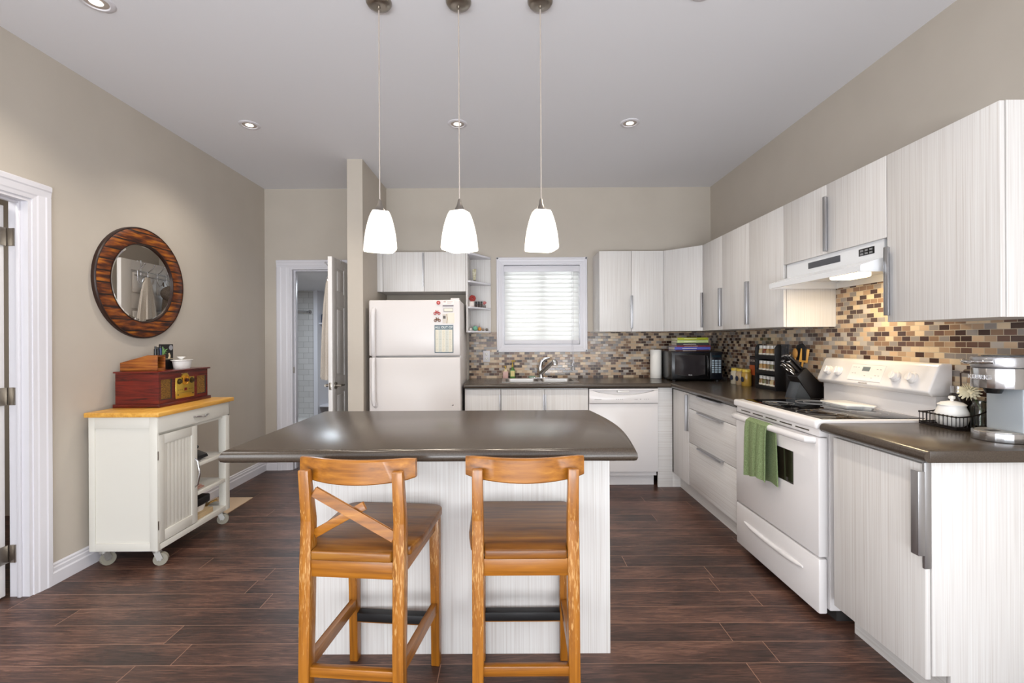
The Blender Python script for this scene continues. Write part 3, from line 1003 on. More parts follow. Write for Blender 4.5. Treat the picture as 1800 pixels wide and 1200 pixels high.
# bottles by the sink
t = thing('soap_bottle', 'tall green pump soap bottle with yellow label beside the sink', 'bottle', (0.038, 4.528, CT))
p = (0.038, 4.528, CT)
m_green = mat('green_bottle', '4C7A3A', 0.2)
m_gold = mat('gold_pump', 'B99A3A', 0.35)
MB().box(p[0] - .026, p[0] + .026, p[1] - .02, p[1] + .02, p[2], p[2] + .088, 0.006).cyl((p[0], p[1], p[2] + .086), (p[0], p[1], p[2] + .115), .016, .008).build('body', m_green, t)
MB().box(p[0] - .02, p[0] + .02, p[1] - .0212, p[1] - .0198, p[2] + .02, p[2] + .075).build('label_sticker', mat('yellow_label', 'D8C98A', 0.6), t)
MB().cyl((p[0], p[1], p[2] + .113), (p[0], p[1], p[2] + .14), .009).cyl((p[0], p[1], p[2] + .14), (p[0], p[1], p[2] + .172), .004).box(p[0] - .012, p[0] + .028, p[1] - .006, p[1] + .006, p[2] + .165, p[2] + .178, .003).build('pump', m_gold, t)
t = thing('soap_bottle', 'short pink-labelled pump soap bottle left beside the green one', 'bottle', (-0.032, 4.525, CT))
t['label'] = 'short pink soap bottle with cream cap beside the green bottle'
p = (-0.032, 4.525, CT)
MB().box(p[0] - .027, p[0] + .027, p[1] - .022, p[1] + .022, p[2], p[2] + .07, 0.006).build('body', mat('pink_soap', 'C9A39A', 0.3), t)
MB().cyl((p[0], p[1], p[2] + .068), (p[0], p[1], p[2] + .09), .02, .02).build('collar', mat('cream_collar', 'E3D2AE', 0.4), t)
MB().cyl((p[0], p[1], p[2] + .09), (p[0], p[1], p[2] + .12), .006).box(p[0] - .02, p[0] + .008, p[1] - .005, p[1] + .005, p[2] + .115, p[2] + .124, .003).build('pump', m_gold, t)
tag(MB().box(0.20, 0.265, 4.49, 4.53, CT, CT + 0.022, 0.006).build('sponge', mat('green_sponge', '7E9A84', 0.9)), 'green kitchen sponge lying behind the sink beside the faucet', 'sponge')

# outlet
t = thing('wall_outlet', 'white double wall outlet on the mosaic near the fridge', 'outlet', (-0.222, 4.56, 1.07))
MB().box(-0.257, -0.187, 4.555, 4.562, 1.073, 1.187, 0.003).build('cover_plate', M['trim'], t)
for z in (1.108, 1.152):
    MB().box(-0.239, -0.205, 4.552, 4.556, z - 0.014, z + 0.014, 0.0015).build('socket', M['ceramic'], t)
    MB().box(-0.231, -0.229, 4.5512, 4.5522, z - 0.004, z + 0.008).box(-0.216, -0.214, 4.5512, 4.5522, z - 0.004, z + 0.008).cyl((-0.222, 4.5512, z - 0.009), (-0.222, 4.5522, z - 0.009), .0025, seg=8).build('slots', M['shadowgap'], t)

# ------------------------------------------------------------------ dishwasher
t = thing('dishwasher', 'white built-in dishwasher with curved handle pocket in the back run', 'dishwasher', (0.995, 4.25, 0))
DX0, DX1 = 0.697, 1.296
MB().box(DX0 + .004, DX1 - .004, YF + 0.03, 4.5, 0.10, CB - 0.01).build('tub', M['white'], t)
MB().box(DX0, DX1, YF - 0.008, YF + 0.028, 0.142, 0.735, 0.004).build('door', M['white'], t)
MB().box(DX0 + .01, DX1 - .01, YF + 0.09, YF + 0.10, 0.0, 0.138).build('kick_panel', M['white'], t)
pa = MB()
arc = [(DX0 + 0.03 + (DX1 - DX0 - 0.06) * i / 20, 0.845 - 0.036 * math.sin(PI * i / 20)) for i in range(21)]
pa.prism([(DX0, 0.740), (DX1, 0.740), (DX1, 0.850)] + [(DX1 - 0.03, 0.850)] + arc[::-1][1:-1] + [(DX0 + 0.03, 0.850), (DX0, 0.850)], 'Y', YF - 0.022, YF + 0.028, 0.002)
pa.box(DX0, DX1, YF - 0.020, YF + 0.028, 0.8498, 0.866, 0.003).box(DX0 + 0.02, DX1 - 0.02, YF + 0.012, YF + 0.028, 0.80, 0.852)
cp = pa.build('control_panel', M['white'], t)
MB().box(0.945, 1.045, YF - 0.014, YF + 0.013, 0.832, 0.85, 0.003).build('latch', M['ceramic'], cp)
mb = MB().box(DX0 + 0.045, DX0 + 0.105, YF - 0.0232, YF - 0.0218, 0.772, 0.776)
for x in (0.93, 0.945, 0.965, 0.98, 1.09, 1.10, 1.11, 1.135, 1.14, 1.175, 1.19, 1.205):
    mb.box(x, x + 0.006, YF - 0.0232, YF - 0.0218, 0.772, 0.777)
mb.build('printed_marks', mat('grey_print', '8E8A8A', 0.6), cp)

# ------------------------------------------------------------------ fridge
FRX0, FRX1, FRY = -1.182, -0.408, 3.85
t = thing('refrigerator', 'white top-freezer refrigerator with notes and magnets on its door', 'refrigerator', (-0.795, 4.2, 0))
MB().box(FRX0 + .004, FRX1 - .004, FRY + 0.068, 4.50, 0.03, 1.632, 0.006).build('cabinet_body', M['fridge'], t)
MB().box(FRX0 + .02, FRX1 - .02, FRY + 0.08, 4.45, 0.0, 0.035).build('base_grille', M['black'], t)
fd = MB().box(FRX0, FRX1, FRY, FRY + 0.06, 1.162, 1.636, 0.012, 3).build('freezer_door', M['fridge'], t)
rd = MB().box(FRX0, FRX1, FRY, FRY + 0.06, 0.06, 1.150, 0.012, 3).build('fridge_door', M['fridge'], t)
hxx = FRX0 + 0.045
MB().tube([(hxx, FRY + 0.006, 1.565), (hxx, FRY - 0.022, 1.545), (hxx, FRY - 0.034, 1.50), (hxx, FRY - 0.034, 1.19), (hxx, FRY - 0.02, 1.170), (hxx, FRY + 0.004, 1.166)], [0.016, 0.02, 0.019, 0.017, 0.016, 0.014], 14).build('handle', M['white'], fd)
MB().tube([(hxx, FRY + 0.004, 1.146), (hxx, FRY - 0.02, 1.14), (hxx, FRY - 0.034, 1.11), (hxx, FRY - 0.034, 0.80), (hxx + .008, FRY - 0.026, 0.755), (hxx + .01, FRY + 0.006, 0.735)], [0.014, 0.016, 0.017, 0.019, 0.02, 0.016], 14).build('handle', M['white'], rd)
MB().box(FRX1 - 0.085, FRX1 - 0.01, FRY + 0.02, FRY + 0.10, 1.632, 1.652, 0.006).build('hinge_cap', M['fridge'], t)
MB().cyl((FRX1 - 0.066, FRY - 0.002, 0.745), (FRX1 - 0.066, FRY + 0.004, 0.745), 0.006, seg=12).build('badge', M['chrome'], rd)

# magnets and notes
def fx(px):
    return (px - 894) * FRY / 800


def fz(py):
    return 1.295 + (597.7 - py) * FRY / 800


yf = FRY
t = thing('shopping_notepad', 'grey-headed ALL OUT OF shopping list notepad on the freezer door', 'notepad', (fx(780.5), yf, fz(620)))
MB().box(fx(764), fx(797), yf - 0.005, yf - 0.0002, fz(620), fz(571), 0.001).build('backing', mat('grey_blue_card', '6E7D84', 0.6), t)
m1 = mat('cream_list_stripe', 'E3DCCB', 0.8)
m2 = mat('grey_list_stripe', 'D4D4CB', 0.8)
mb = MB()
for i, (a, b) in enumerate(((765.5, 771), (771, 777), (777, 783), (783, 789), (789, 795.5))):
    mb.mi = i % 2
    mb.box(fx(a), fx(b), yf - 0.0056, yf - 0.0049, fz(618.5), fz(579.5))
mb.mi = 2
rr_ = random.Random(4)
for c in (766.5, 772.2, 778.2, 784.2, 790):
    for k in range(17):
        z = fz(581.5 + k * 2.15)
        mb.box(fx(c), fx(c + 2.2 + rr_.random() * 1.8), yf - 0.0060, yf - 0.0055, z - 0.0018, z)
mb.build('sheet', [m1, m2, mat('list_print', 'A9A592', 0.8)], t)
MB().text('ALL OUT OF', 0.0265, (fx(780.5), yf - 0.0056, fz(575.4)), RX).build('lettering', mat('white_print', 'F0F0EC', 0.7), t)

mb = MB().cyl((fx(771), yf - 0.008, fz(532)), (fx(771), yf - 0.0002, fz(532)), 0.016, 0.017, 20)
mg = tag(mb.build('fridge_magnet', M['red']), 'round red magnet at the top of the freezer door', 'magnet')
MB().cyl((fx(771), yf - 0.0086, fz(532)), (fx(771), yf - 0.0078, fz(532)), 0.007, seg=14).build('centre_dot', mat('pale_red', 'D98A80', 0.4), mg)


def bike(px, py, m, label):
    x, z = fx(px), fz(py)
    t = thing('bike_magnet', label, 'magnet', (x, yf, z - 0.02))
    for dx in (-0.017, 0.017):
        MB().tube([(x + dx + 0.0105 * math.cos(a), yf - 0.004, z - 0.008 + 0.0105 * math.sin(a)) for a in [2 * PI * k / 16 for k in range(16)]], 0.0026, 6, True).box(x + dx - .001, x + dx + .001, yf - .005, yf - .0002, z - .017, z + .001).build('wheel', m, t)
    P = lambda a, b: (x + a, yf - 0.004, z + b)
    MB().tube([P(-.017, -.008), P(-.008, .008), P(.008, .006), P(.017, -.008)], 0.003, 6).tube([P(-.008, .008), P(.0, -.008), P(.008, .006)], 0.003, 6).tube([P(.009, .006), P(.007, .015), P(.012, .017)], 0.0022, 6).tube([P(-.008, .008), P(-.01, .02)], 0.0035, 6).build('frame', m, t)


bike(768.5, 549, M['red'], 'red bicycle-shaped magnet under the round red one')
bike(769, 561.5, M['bronze'], 'bronze bicycle-shaped magnet above the shopping notepad')


def note(label, x0, x1, y0, y1, m, name='fridge_note', off=0.0012, cat='note'):
    return tag(MB().box(fx(x0), fx(x1), yf - off, yf - 0.0002, fz(y1), fz(y0)).build(name, m), label, cat)


nt = note('small white printed note at the top corner of the freezer door', 779, 799, 527.5, 535.5, M['paper'])
MB().box(fx(780), fx(784), yf - .0016, yf - .001, fz(531.5), fz(529)).box(fx(786), fx(796), yf - .0016, yf - .001, fz(531), fz(530)).box(fx(786), fx(794), yf - .0016, yf - .001, fz(533.5), fz(532.7)).build('print', mat('pink_print', 'CDB4AE', 0.8), nt)
note('slim grey magnetic strip below the top freezer note', 778.5, 797.5, 536.6, 538.0, mat('grey_strip', '6D6068', 0.5), 'magnetic_strip', 0.006, 'magnet')
nt = note('grey-framed card magnet under the slim strip', 780, 796.5, 541.5, 548, mat('grey_frame', '9C948F', 0.5), 'card_magnet', 0.003, 'magnet')
MB().box(fx(781), fx(796), yf - .0036, yf - .0029, fz(547), fz(542.2)).build('card', M['card'], nt)
note('pale note sheet beside the small photo on freezer', 787.5, 799, 550, 568.5, M['card'])
nt = note('small photo print with curved yellow edge on freezer', 778, 787.2, 552, 568.5, mat('pale_photo', 'D3CABF', 0.6), 'photo_print', 0.002, 'photo')
MB().box(fx(779), fx(783.5), yf - .0028, yf - .0019, fz(560), fz(555)).build('dark_figure', mat('dark_photo_area', '5B5552', 0.6), nt)
MB().tube([(fx(785), yf - .0024, fz(552)), (fx(787), yf - .0024, fz(560)), (fx(785), yf - .0024, fz(568))], 0.0018, 6).build('yellow_edge', mat('ochre_edge', 'B79A5A', 0.6), nt)

# ------------------------------------------------------------------ items on the open corner shelf
z = 1.852
t = thing('lotion_tube', 'upright lotion tube with dark cap on the top of the corner shelf', 'tube', (-0.33, 4.42, z))
MB().loft([[(-0.33 + (0.014 + 0.006 * s) * math.cos(a), 4.42 + (0.014 - 0.012 * s) * math.sin(a), z + 0.02 + 0.11 * s) for a in [2 * PI * k / 16 for k in range(16)]] for s in (0, .3, .7, 1)]).build('body', speckle('sage_print_tube', 'A9A178', 'D8D4C4', 60, 0.5), t)
MB().cyl((-0.33, 4.42, z), (-0.33, 4.42, z + 0.02), 0.013).build('cap', M['black'], t)
z = 1.608
t = thing('flower_box', 'white printed box with a red paper flower on middle shelf', 'ornament', (-0.352, 4.36, z))
MB().box(-0.374, -0.330, 4.345, 4.385, z, z + 0.055, 0.001).build('box', speckle('white_print_box', 'EDE6DE', 'D9C8C0', 50, 0.6), t)
mb = MB()
for k in range(9):
    a = k * 2.4
    mb.sph((-0.345 + 0.018 * math.cos(a), 4.365 + 0.006 * math.sin(a), z + 0.085 + 0.018 * math.sin(a)), 0.016, (1, .6, 1), 10)
mb.cyl((-0.348, 4.365, z + 0.05), (-0.345, 4.365, z + 0.08), 0.004).build('flower', mat('red_petal', '96302A', 0.7), t)
for i, (x, lb) in enumerate(((-0.312, 'small dark oil bottle next to the white box on the corner shelf'), (-0.287, 'middle one of three small dark oil bottles on the shelf'), (-0.262, 'small dark oil bottle nearest the red-white pot on the shelf'))):
    t = thing('oil_bottle', lb, 'bottle', (x, 4.43, z), 'oil bottles on the corner shelf')
    MB().cyl((x, 4.43, z), (x, 4.43, z + 0.036), 0.0105, seg=14).build('body', mat('brown_bottle_%d' % i, '33211A', 0.25), t)
    MB().cyl((x, 4.43, z + 0.036), (x, 4.43, z + 0.06), 0.0095, seg=14).build('cap', M['black'], t)
t = thing('ornament_pot', 'tiny pot with pink-red bloom at the end of middle shelf', 'ornament', (-0.236, 4.48, z))
MB().cyl((-0.236, 4.48, z), (-0.236, 4.48, z + 0.026), 0.012, 0.015, 14).build('pot', mat('grey_pot', '78706C', 0.5), t)
MB().sph((-0.238, 4.478, z + 0.045), 0.014, seg=12).sph((-0.225, 4.48, z + 0.052), 0.010, seg=10).sph((-0.236, 4.475, z + 0.058), 0.010, seg=10).build('bloom', mat('pink_red_bloom', 'C07070', 0.6), t)
z = 1.382
for x, y, r, c, lb in ((-0.362, 4.36, 0.016, 'DAD3CC', 'small white round ornament at the inner end of lowest corner shelf'), (-0.322, 4.39, 0.026, '6FA68C', 'teal green round ornament on the lowest corner shelf'),
                       (-0.281, 4.42, 0.020, 'C98A3C', 'orange round ornament with a stem on the lowest corner shelf'), (-0.248, 4.44, 0.014, '8C7B68', 'brown pebble ornament beside the orange one on shelf'), (-0.214, 4.49, 0.015, '6F665C', 'dark grey pebble ornament at the outer end of lowest shelf')):
    o = tag(MB().sph((x, y, z + r * 0.93), r, (1, 1, 0.93), 18).build('round_ornament', mat('ornament_' + c, c, 0.45)), lb, 'ornament')
    if c == 'C98A3C':
        MB().cyl((x, y, z + 0.036), (x - 0.003, y, z + 0.075), 0.002, 0.001, 8).build('stem', M['oak'], o)

# ------------------------------------------------------------------ stove
SY0_, SY1_, SXF = 2.064, 2.822, 1.405
t = thing('stove', 'white freestanding electric stove with black glass cooktop', 'stove', (1.72, 2.44, 0))
MB().box(SXF + 0.05, 1.985, SY0_ + .003, SY1_ - .003, 0.055, 0.885, 0.004).build('body', M['white'], t)
MB().box(SXF + 0.09, 1.97, SY0_ + .02, SY1_ - .02, 0.0, 0.06).build('base', M['shadowgap'], t)
ct = MB().box(SXF - 0.015, 1.95, SY0_, SY1_, 0.882, 0.922, 0.012, 3).build('cooktop', M['white'], t)
MB().box(SXF + 0.035, 1.915, SY0_ + .03, SY1_ - .03, 0.9195, 0.9245, 0.002).build('glass_panel', M['blackglass'], ct)
m_ring = mat('burner_print', '8A8A8C', 0.5)
for cx, cy, r in ((1.55, 2.62, 0.078), (1.55, 2.26, 0.105), (1.78, 2.64, 0.10), (1.78, 2.25, 0.075)):
    mb = MB()
    for rr in (r, r * 0.6):
        mb.lathe([(rr, 0), (rr, 0.0006), (rr + 0.002, 0.0006), (rr + 0.002, 0)], (cx, cy, 0.9243), 40)
    mb.build('burner_ring', m_ring, ct)
od = MB().box(SXF, SXF + 0.045, SY0_ + .004, SY1_ - .004, 0.298, 0.842, 0.006).build('oven_door', M['white'], t)
MB().box(SXF - 0.001, SXF + 0.02, 2.25, 2.63, 0.572, 0.735, 0.0).build('window_glass', mat('smoked_oven_glass', '241F17', 0.06, spec=0.7), od)
MB().tube([(SXF + .004, SY0_ + 0.03, 0.826), (SXF - 0.030, SY0_ + 0.045, 0.828), (SXF - 0.042, SY0_ + 0.10, 0.829), (SXF - 0.044, 2.443, 0.829), (SXF - 0.042, SY1_ - 0.10, 0.829), (SXF - 0.030, SY1_ - 0.045, 0.828), (SXF + .004, SY1_ - 0.03, 0.826)], [0.015, 0.017, 0.017, 0.017, 0.017, 0.017, 0.015], 14).build('handle', M['white'], od)
vt = MB().box(SXF + 0.006, SXF + 0.05, SY0_ + .006, SY1_ - .006, 0.846, 0.882, 0.002).build('vent_trim', M['white'], t)
mb = MB()
for k in range(5):
    y = 2.14 + k * 0.13
    mb.box(SXF + 0.004, SXF + 0.01, y, y + 0.10, 0.860, 0.866)
mb.build('vent_slots', mat('vent_shadow', '4A4238', 0.7), vt)
dr = MB().box(SXF, SXF + 0.04, SY0_ + .004, SY1_ - .004, 0.04, 0.290, 0.008).build('storage_drawer', M['white'], t)
pts = [(SXF - 0.001, 2.18 + 0.54 * i / 14, 0.200 - 0.009 * (1 - ((i - 7) / 7) ** 2)) for i in range(15)]
MB().tube(pts, [0.004, 0.010, 0.013] + [0.014] * 9 + [0.013, 0.010, 0.004], 12).build('grip', M['white'], dr)
# backguard, its face leaning back
bg = MB().prism([(1.925, 1.025), (1.905, 1.045), (1.955, 1.165), (1.968, 1.176), (2.02, 1.176), (2.02, 1.025)], 'Y', SY0_ + .004, SY1_ - .004, 0.008, 3).build('control_panel', M['white'], t)
MB().box(1.945, 2.015, SY0_ + .01, SY1_ - .01, 0.885, 1.03, 0.004).build('riser', M['white'], t)
sl = Vector((0.05, 0, 0.12)).normalized()
nn = Vector((-sl.z, 0, sl.x))


def bgp(y, s, off=0.0):
    p = Vector((1.905, y, 1.045)) + sl * s + nn * off
    return p


m_knob = mat('white_knob', 'E2DDDA', 0.3)
for y in (2.17, 2.265, 2.655, 2.735):
    c = bgp(y, 0.062)
    k = MB().cyl(c + nn * 0.001, c + nn * 0.014, 0.027, 0.026, 24).cyl(c + nn * 0.014, c + nn * 0.028, 0.022, 0.019, 24)
    k.beam(c + nn * 0.02 - sl * 0.02, c + nn * 0.02 + sl * 0.02, 0.010, 0.022, 0.002, up=nn)
    k.build('knob', m_knob, bg)
e = MB()
a, b = bgp(2.345, 0.022, 0.0005), bgp(2.575, 0.112, 0.0005)
mid = (a + b) / 2
e.beam(bgp(2.345, 0.067, 0.0), bgp(2.575, 0.067, 0.0), 0.092, 0.004, 0.001, up=nn).build('touch_panel', mat('touch_panel_white', 'E6E2E0', 0.3), bg)
MB().beam(bgp(2.440, 0.088, 0.002), bgp(2.490, 0.088, 0.002), 0.024, 0.002, 0.0, up=nn).build('clock_display', mat('grey_lcd', '6E7779', 0.3), bg)
mb = MB()
for y, s in ((2.37, .09), (2.39, .09), (2.37, .055), (2.39, .055), (2.41, .04), (2.46, .05), (2.52, .095), (2.54, .095), (2.555, .095), (2.53, .06), (2.55, .06)):
    c = bgp(y, s, 0.0022)
    mb.beam(c - Vector((0, .005, 0)), c + Vector((0, .005, 0)), 0.003, 0.0006, 0, up=nn)
mb.build('printed_marks', mat('stove_print', 'A9A4A2', 0.6), bg)
R3 = Matrix((Vector((0, -1, 0)), sl, nn)).transposed()
MB().text('FRIGIDAIRE', 0.012, bgp(2.455, 0.008, 0.001), R3).build('lettering', mat('logo_grey', '9B9694', 0.5), bg)

# spoon rest on the cooktop
mb = MB()
pl = [(1.79, 2.62), (1.93, 2.60), (1.925, 2.38), (1.88, 2.34), (1.86, 2.38), (1.78, 2.40)]
mb.prism(pl, 'Z', 0.9245 + 0.006, 0.9245 + 0.016, 0.003).prism([(p[0] * .9 + 1.85 * .1, p[1] * .9 + 2.49 * .1) for p in pl], 'Z', 0.9245, 0.9245 + 0.007)
tag(mb.build('spoon_rest', M['ceramic']), 'flat white ceramic spoon rest lying on the cooktop', 'spoon rest')

# green towel over the oven handle
t_ = MB()
hy0, hy1 = 2.375, 2.575
rings = []
n = 30
for (dx, dz, s) in ((-0.036, -0.285, 1.0), (-0.034, -0.20, .9), (-0.032, -0.10, .7), (-0.028, -0.03, .4), (-0.020, 0.008, .2), (0.0, 0.021, .1), (0.018, 0.008, .2), (0.022, -0.04, .4), (0.022, -0.16, .6), (0.022, -0.30, .8)):
    outer, inner = [], []
    for i in range(n + 1):
        u = i / n
        wv = 0.016 * s * math.sin(u * 17 + 0.6) + 0.006 * s * math.sin(u * 33)
        y = hy0 + (hy1 - hy0) * u * (1 - .1 * s) + 0.010 * s * math.sin(u * 9) - (.035 * s if dx > 0 else 0)
        th = 0.007
        sag = (0.012 * math.sin(u * 5) * s if dz < -0.05 else 0)
        if dz > 0.015:
            outer.append((SXF - 0.043 + dx, y, 0.829 + dz + 0.003))
            inner.append((SXF - 0.043 + dx, y, 0.829 + dz - 0.003))
        else:
            sg = -1 if dx < 0 else 1
            w2 = wv if dx < 0 else abs(wv) * 0.1
            outer.append((SXF - 0.043 + dx + sg * th / 2 + (w2 if sg < 0 else 0) * 0.6, y, 0.829 + dz + sag))
            inner.append((SXF - 0.043 + dx - sg * th / 2 + (w2 if sg < 0 else 0) * 0.6, y, 0.829 + dz + sag))
    rings.append(outer + inner[::-1])
tag(t_.loft(rings).build('dish_towel', M['greentowel']), 'green terry dish towel draped over the oven door handle', 'towel')

# ------------------------------------------------------------------ range hood
t = thing('range_hood', 'white slim range hood over the stove with its lamp lit', 'range hood', (1.82, 2.44, 1.585))
HY0_, HY1_, HXF = 2.075, 2.80, 1.605
m_hood = mat('white_hood_enamel', 'DEDFE1', 0.25)
sh = MB()
sh.prism([(HXF, 1.600), (HXF, 1.628), (HXF + 0.010, 1.632), (1.715, 1.665), (1.715, 1.747), (XR - .009, 1.747), (XR - .009, 1.600), (XR - .02, 1.600), (XR - .02, 1.64), (1.72, 1.64), (HXF + .012, 1.618), (HXF + .012, 1.600)], 'Y', HY0_, HY1_)
sh.prism([(HXF + .001, 1.598), (HXF + .001, 1.627), (1.714, 1.664), (XR - .01, 1.664), (XR - .01, 1.598)], 'Y', HY0_ - .002, HY0_ + .01, 0.001)
sh.prism([(HXF + .001, 1.598), (HXF + .001, 1.627), (1.714, 1.664), (XR - .01, 1.664), (XR - .01, 1.598)], 'Y', HY1_ - .01, HY1_ + .002, 0.001)
sh.build('shell', m_hood, t)
MB().box(1.7135, 1.7165, 2.35, 2.60, 1.690, 1.724, 0.0005).build('vent_grille', mat('dark_grey_grille', '4C4D52', 0.5), t)
sw = MB().box(1.7135, 1.7165, 2.13, 2.225, 1.692, 1.726, 0.0005).build('switch_plate', M['black'], t)
mb = MB()
for k in range(6):
    y = 2.14 + (k % 3) * 0.028
    mb.box(1.7122, 1.714, y, y + 0.018, 1.696 + 0.015 * (k // 3), 1.705 + 0.015 * (k // 3))
mb.build('switch_marks', M['alu'], sw)
MB().box(1.76, 1.88, 2.35, 2.50, 1.612, 1.641, 0.010).build('lamp_cover', M['hoodlens'], t)
MB().box(1.70, 1.99, 2.09, 2.30, 1.630, 1.641, 0.002).build('filter_mesh', speckle('amber_filter', '7E6A3C', 'A8915A', 200, 0.5), t)  # filter mesh speckled in amber tones
hl = area('hood_lamp', (1.80, 2.44, 1.600), (0, 0, 0), 0.14, 0.14, 2.8, (1.0, 0.80, 0.50))
hl.parent = t
hl.location = Vector((1.80, 2.44, 1.600)) - ORG[t.name]

# ------------------------------------------------------------------ things on the counter
# paper towel
t = thing('paper_towel_roll', 'white paper towel roll standing beside the microwave', 'paper towel', (1.435, 4.44, CT))
MB().lathe([(0.02, 0.002), (0.052, 0.002), (0.054, 0.006), (0.054, 0.276), (0.052, 0.28), (0.02, 0.28), (0.018, 0.27)], (1.435, 4.44, CT), 32).build('roll', M['paper'], t)
MB().cyl((1.435, 4.44, CT), (1.435, 4.44, CT + 0.27), 0.019, seg=16).build('core', mat('brown_core', '9B8468', 0.8), t)

# microwave, turned into the corner
MX, MY = 1.70, 4.235
t = thing('microwave', 'black microwave oven in the counter corner with books on top', 'microwave', (MX, MY, CT))
z0 = CT + 0.012
MB().box(MX - .222, MX + .222, MY - .13, MY + .20, z0, z0 + .258, 0.006).build('case', M['black'], t)
dq = MB().box(MX - .222, MX + .110, MY - .155, MY - .129, z0 + .008, z0 + .25, 0.008).build('door', M['black'], t)
arc = [(MX - .195 + .265 * i / 12, z0 + .055 - .018 * math.sin(PI * i / 12)) for i in range(13)]
MB().prism(arc + [(MX + .070, z0 + .225), (MX - .195, z0 + .225)], 'Y', MY - .158, MY - .154).build('window_glass', mat('microwave_glass', '2E2A2C', 0.08, spec=0.8), dq)
MB().tube([(MX + .086, MY - .158, z0 + .04), (MX + .088, MY - .175, z0 + .07), (MX + .088, MY - .175, z0 + .19), (MX + .086, MY - .158, z0 + .22)], 0.007, 8).build('handle', M['black'], dq)
MB().text('RCA', 0.016, (MX - .06, MY - .1585, z0 + .047), RX).build('lettering', mat('silver_print', 'D0D0D0', 0.5), dq)
kp = MB().box(MX + .114, MX + .222, MY - .15, MY - .129, z0 + .008, z0 + .25, 0.004).build('keypad_panel', mat('blue_black_panel', '14161E', 0.2), t)
mb = MB()
for r in range(6):
    for c in range(3):
        mb.box(MX + .130 + c * .029, MX + .152 + c * .029, MY - .1515, MY - .1495, z0 + .066 + r * .02, z0 + .080 + r * .02, 0.001)
mb.build('keys', mat('pale_blue_keys', '9FB0BC', 0.5), kp)
MB().box(MX + .133, MX + .208, MY - .1512, MY - .1495, z0 + .205, z0 + .225).build('clock_display', mat('dark_display', '1B2A33', 0.1), kp)
for dx in (-.19, .19):
    for dy in (-.11, .17):
        MB().cyl((MX + dx, MY + dy, CT), (MX + dx, MY + dy, z0 + .002), .016, seg=14).build('foot', M['matblack'], t)
t.rotation_euler.z = math.radians(-4)

# books on the microwave
bz = z0 + .258
for hgt, wd, dp, dx, c, lb, rz in ((.014, .30, .21, -.03, '4C2A22', 'dark brown book, lowest of the stack on the microwave', 2), (.026, .315, .22, -.025, '4A4FA8', 'thick blue book in the stack on the microwave', -1),
                                   (.013, .30, .21, -.015, '8A2A34', 'thin red book between the blue and black ones', 1), (.022, .28, .20, -.02, '17161A', 'black book below the pale green one on the microwave', -2),
                                   (.026, .275, .20, -.02, 'B9C884', 'pale green book under the lime one on the stack', 0), (.022, .275, .20, -.02, 'A5AD1E', 'lime green book on top of the stack', 1)):
    bx, by = MX + dx, MY + .0
    t = thing('book', lb, 'book', (bx, by, bz), 'books stacked on the microwave')
    cm = mat('book_cover_' + c, c, 0.35)
    MB().box(bx - wd / 2, bx + wd / 2, by - dp / 2, by + dp / 2, bz, bz + .0025).box(bx - wd / 2, bx + wd / 2, by - dp / 2, by + dp / 2, bz + hgt - .0025, bz + hgt).box(bx - wd / 2, bx + wd / 2, by - dp / 2, by - dp / 2 + .0025, bz, bz + hgt).build('cover', cm, t)
    MB().box(bx - wd / 2 + .004, bx + wd / 2 - .004, by - dp / 2 + .0026, by + dp / 2 - .004, bz + .0026, bz + hgt - .0026).build('pages', M['card'], t)
    mb = MB()
    mb.box(bx - wd * .28, bx + wd * .12, by - dp / 2 - .0005, by - dp / 2 + .0005, bz + hgt * .40, bz + hgt * .58)
    mb.build('spine_print', mat('spine_print_' + c, 'D8D2C8' if c in ('17161A', '4C2A22', '4A4FA8') else 'E6E2C0', 0.6), t)
    t.rotation_euler.z = math.radians(-4 + rz)
    bz += hgt + 0.0004

# three yellow-lidded jars and a tin by the rack
def jar(x, y, r, h, mbody, lid, label, group=None):
    t = thing('mustard_jar', label, 'jar', (x, y, CT), group)
    MB().lathe([(0, 0), (r * .9, 0), (r, .006), (r, h * .72), (r * .8, h * .84), (0, h * .84)], (x, y, CT), 20).build('body', mbody, t)
    MB().cyl((x, y, CT + h * .84), (x, y, CT + h), r * .86, seg=20).build('lid', lid, t)
    MB().cyl((x - r - .0012, y - .006, CT + h * .4), (x - r + .003, y - .006, CT + h * .4), .021, seg=22).build('oval_sticker', mat('navy_label', '2A3044', 0.5), t)


m_yl = mat('yellow_lid', 'D8B84A', 0.4)
for x, y, c, lb in ((1.925, 3.865, 'B5AC98', 'yellow-lidded jar of pale contents nearest the microwave'), (1.925, 3.775, 'A58E70', 'middle yellow-lidded jar holding tan contents'), (1.925, 3.685, 'A88438', 'yellow-lidded jar of mustard next to the black spice rack')):
    jar(x, y, .038, .135, mat('jar_contents_' + c, c, 0.15), m_yl, lb, 'yellow-lidded jars by the spice rack')
t = thing('cocoa_tin', 'dark brown and orange cocoa tin standing behind the yellow-lidded jars', 'tin', (1.992, 3.66, CT))
MB().box(1.962, 2.024, 3.625, 3.71, CT, CT + .235, .003).build('body', mat('dark_brown_tin', '33201A', 0.4), t)
MB().box(1.9612, 1.9622, 3.628, 3.707, CT + .09, CT + .17).build('orange_band', mat('orange_print', 'B4562A', 0.5), t)
MB().text('COCOA', 0.022, (1.961, 3.668, CT + .205), RXR).build('lettering', mat('tin_print', 'E0D0C0', 0.6), t)
MB().box(1.965, 2.021, 3.628, 3.707, CT + .235, CT + .243, .002).build('lid', M['black'], t)

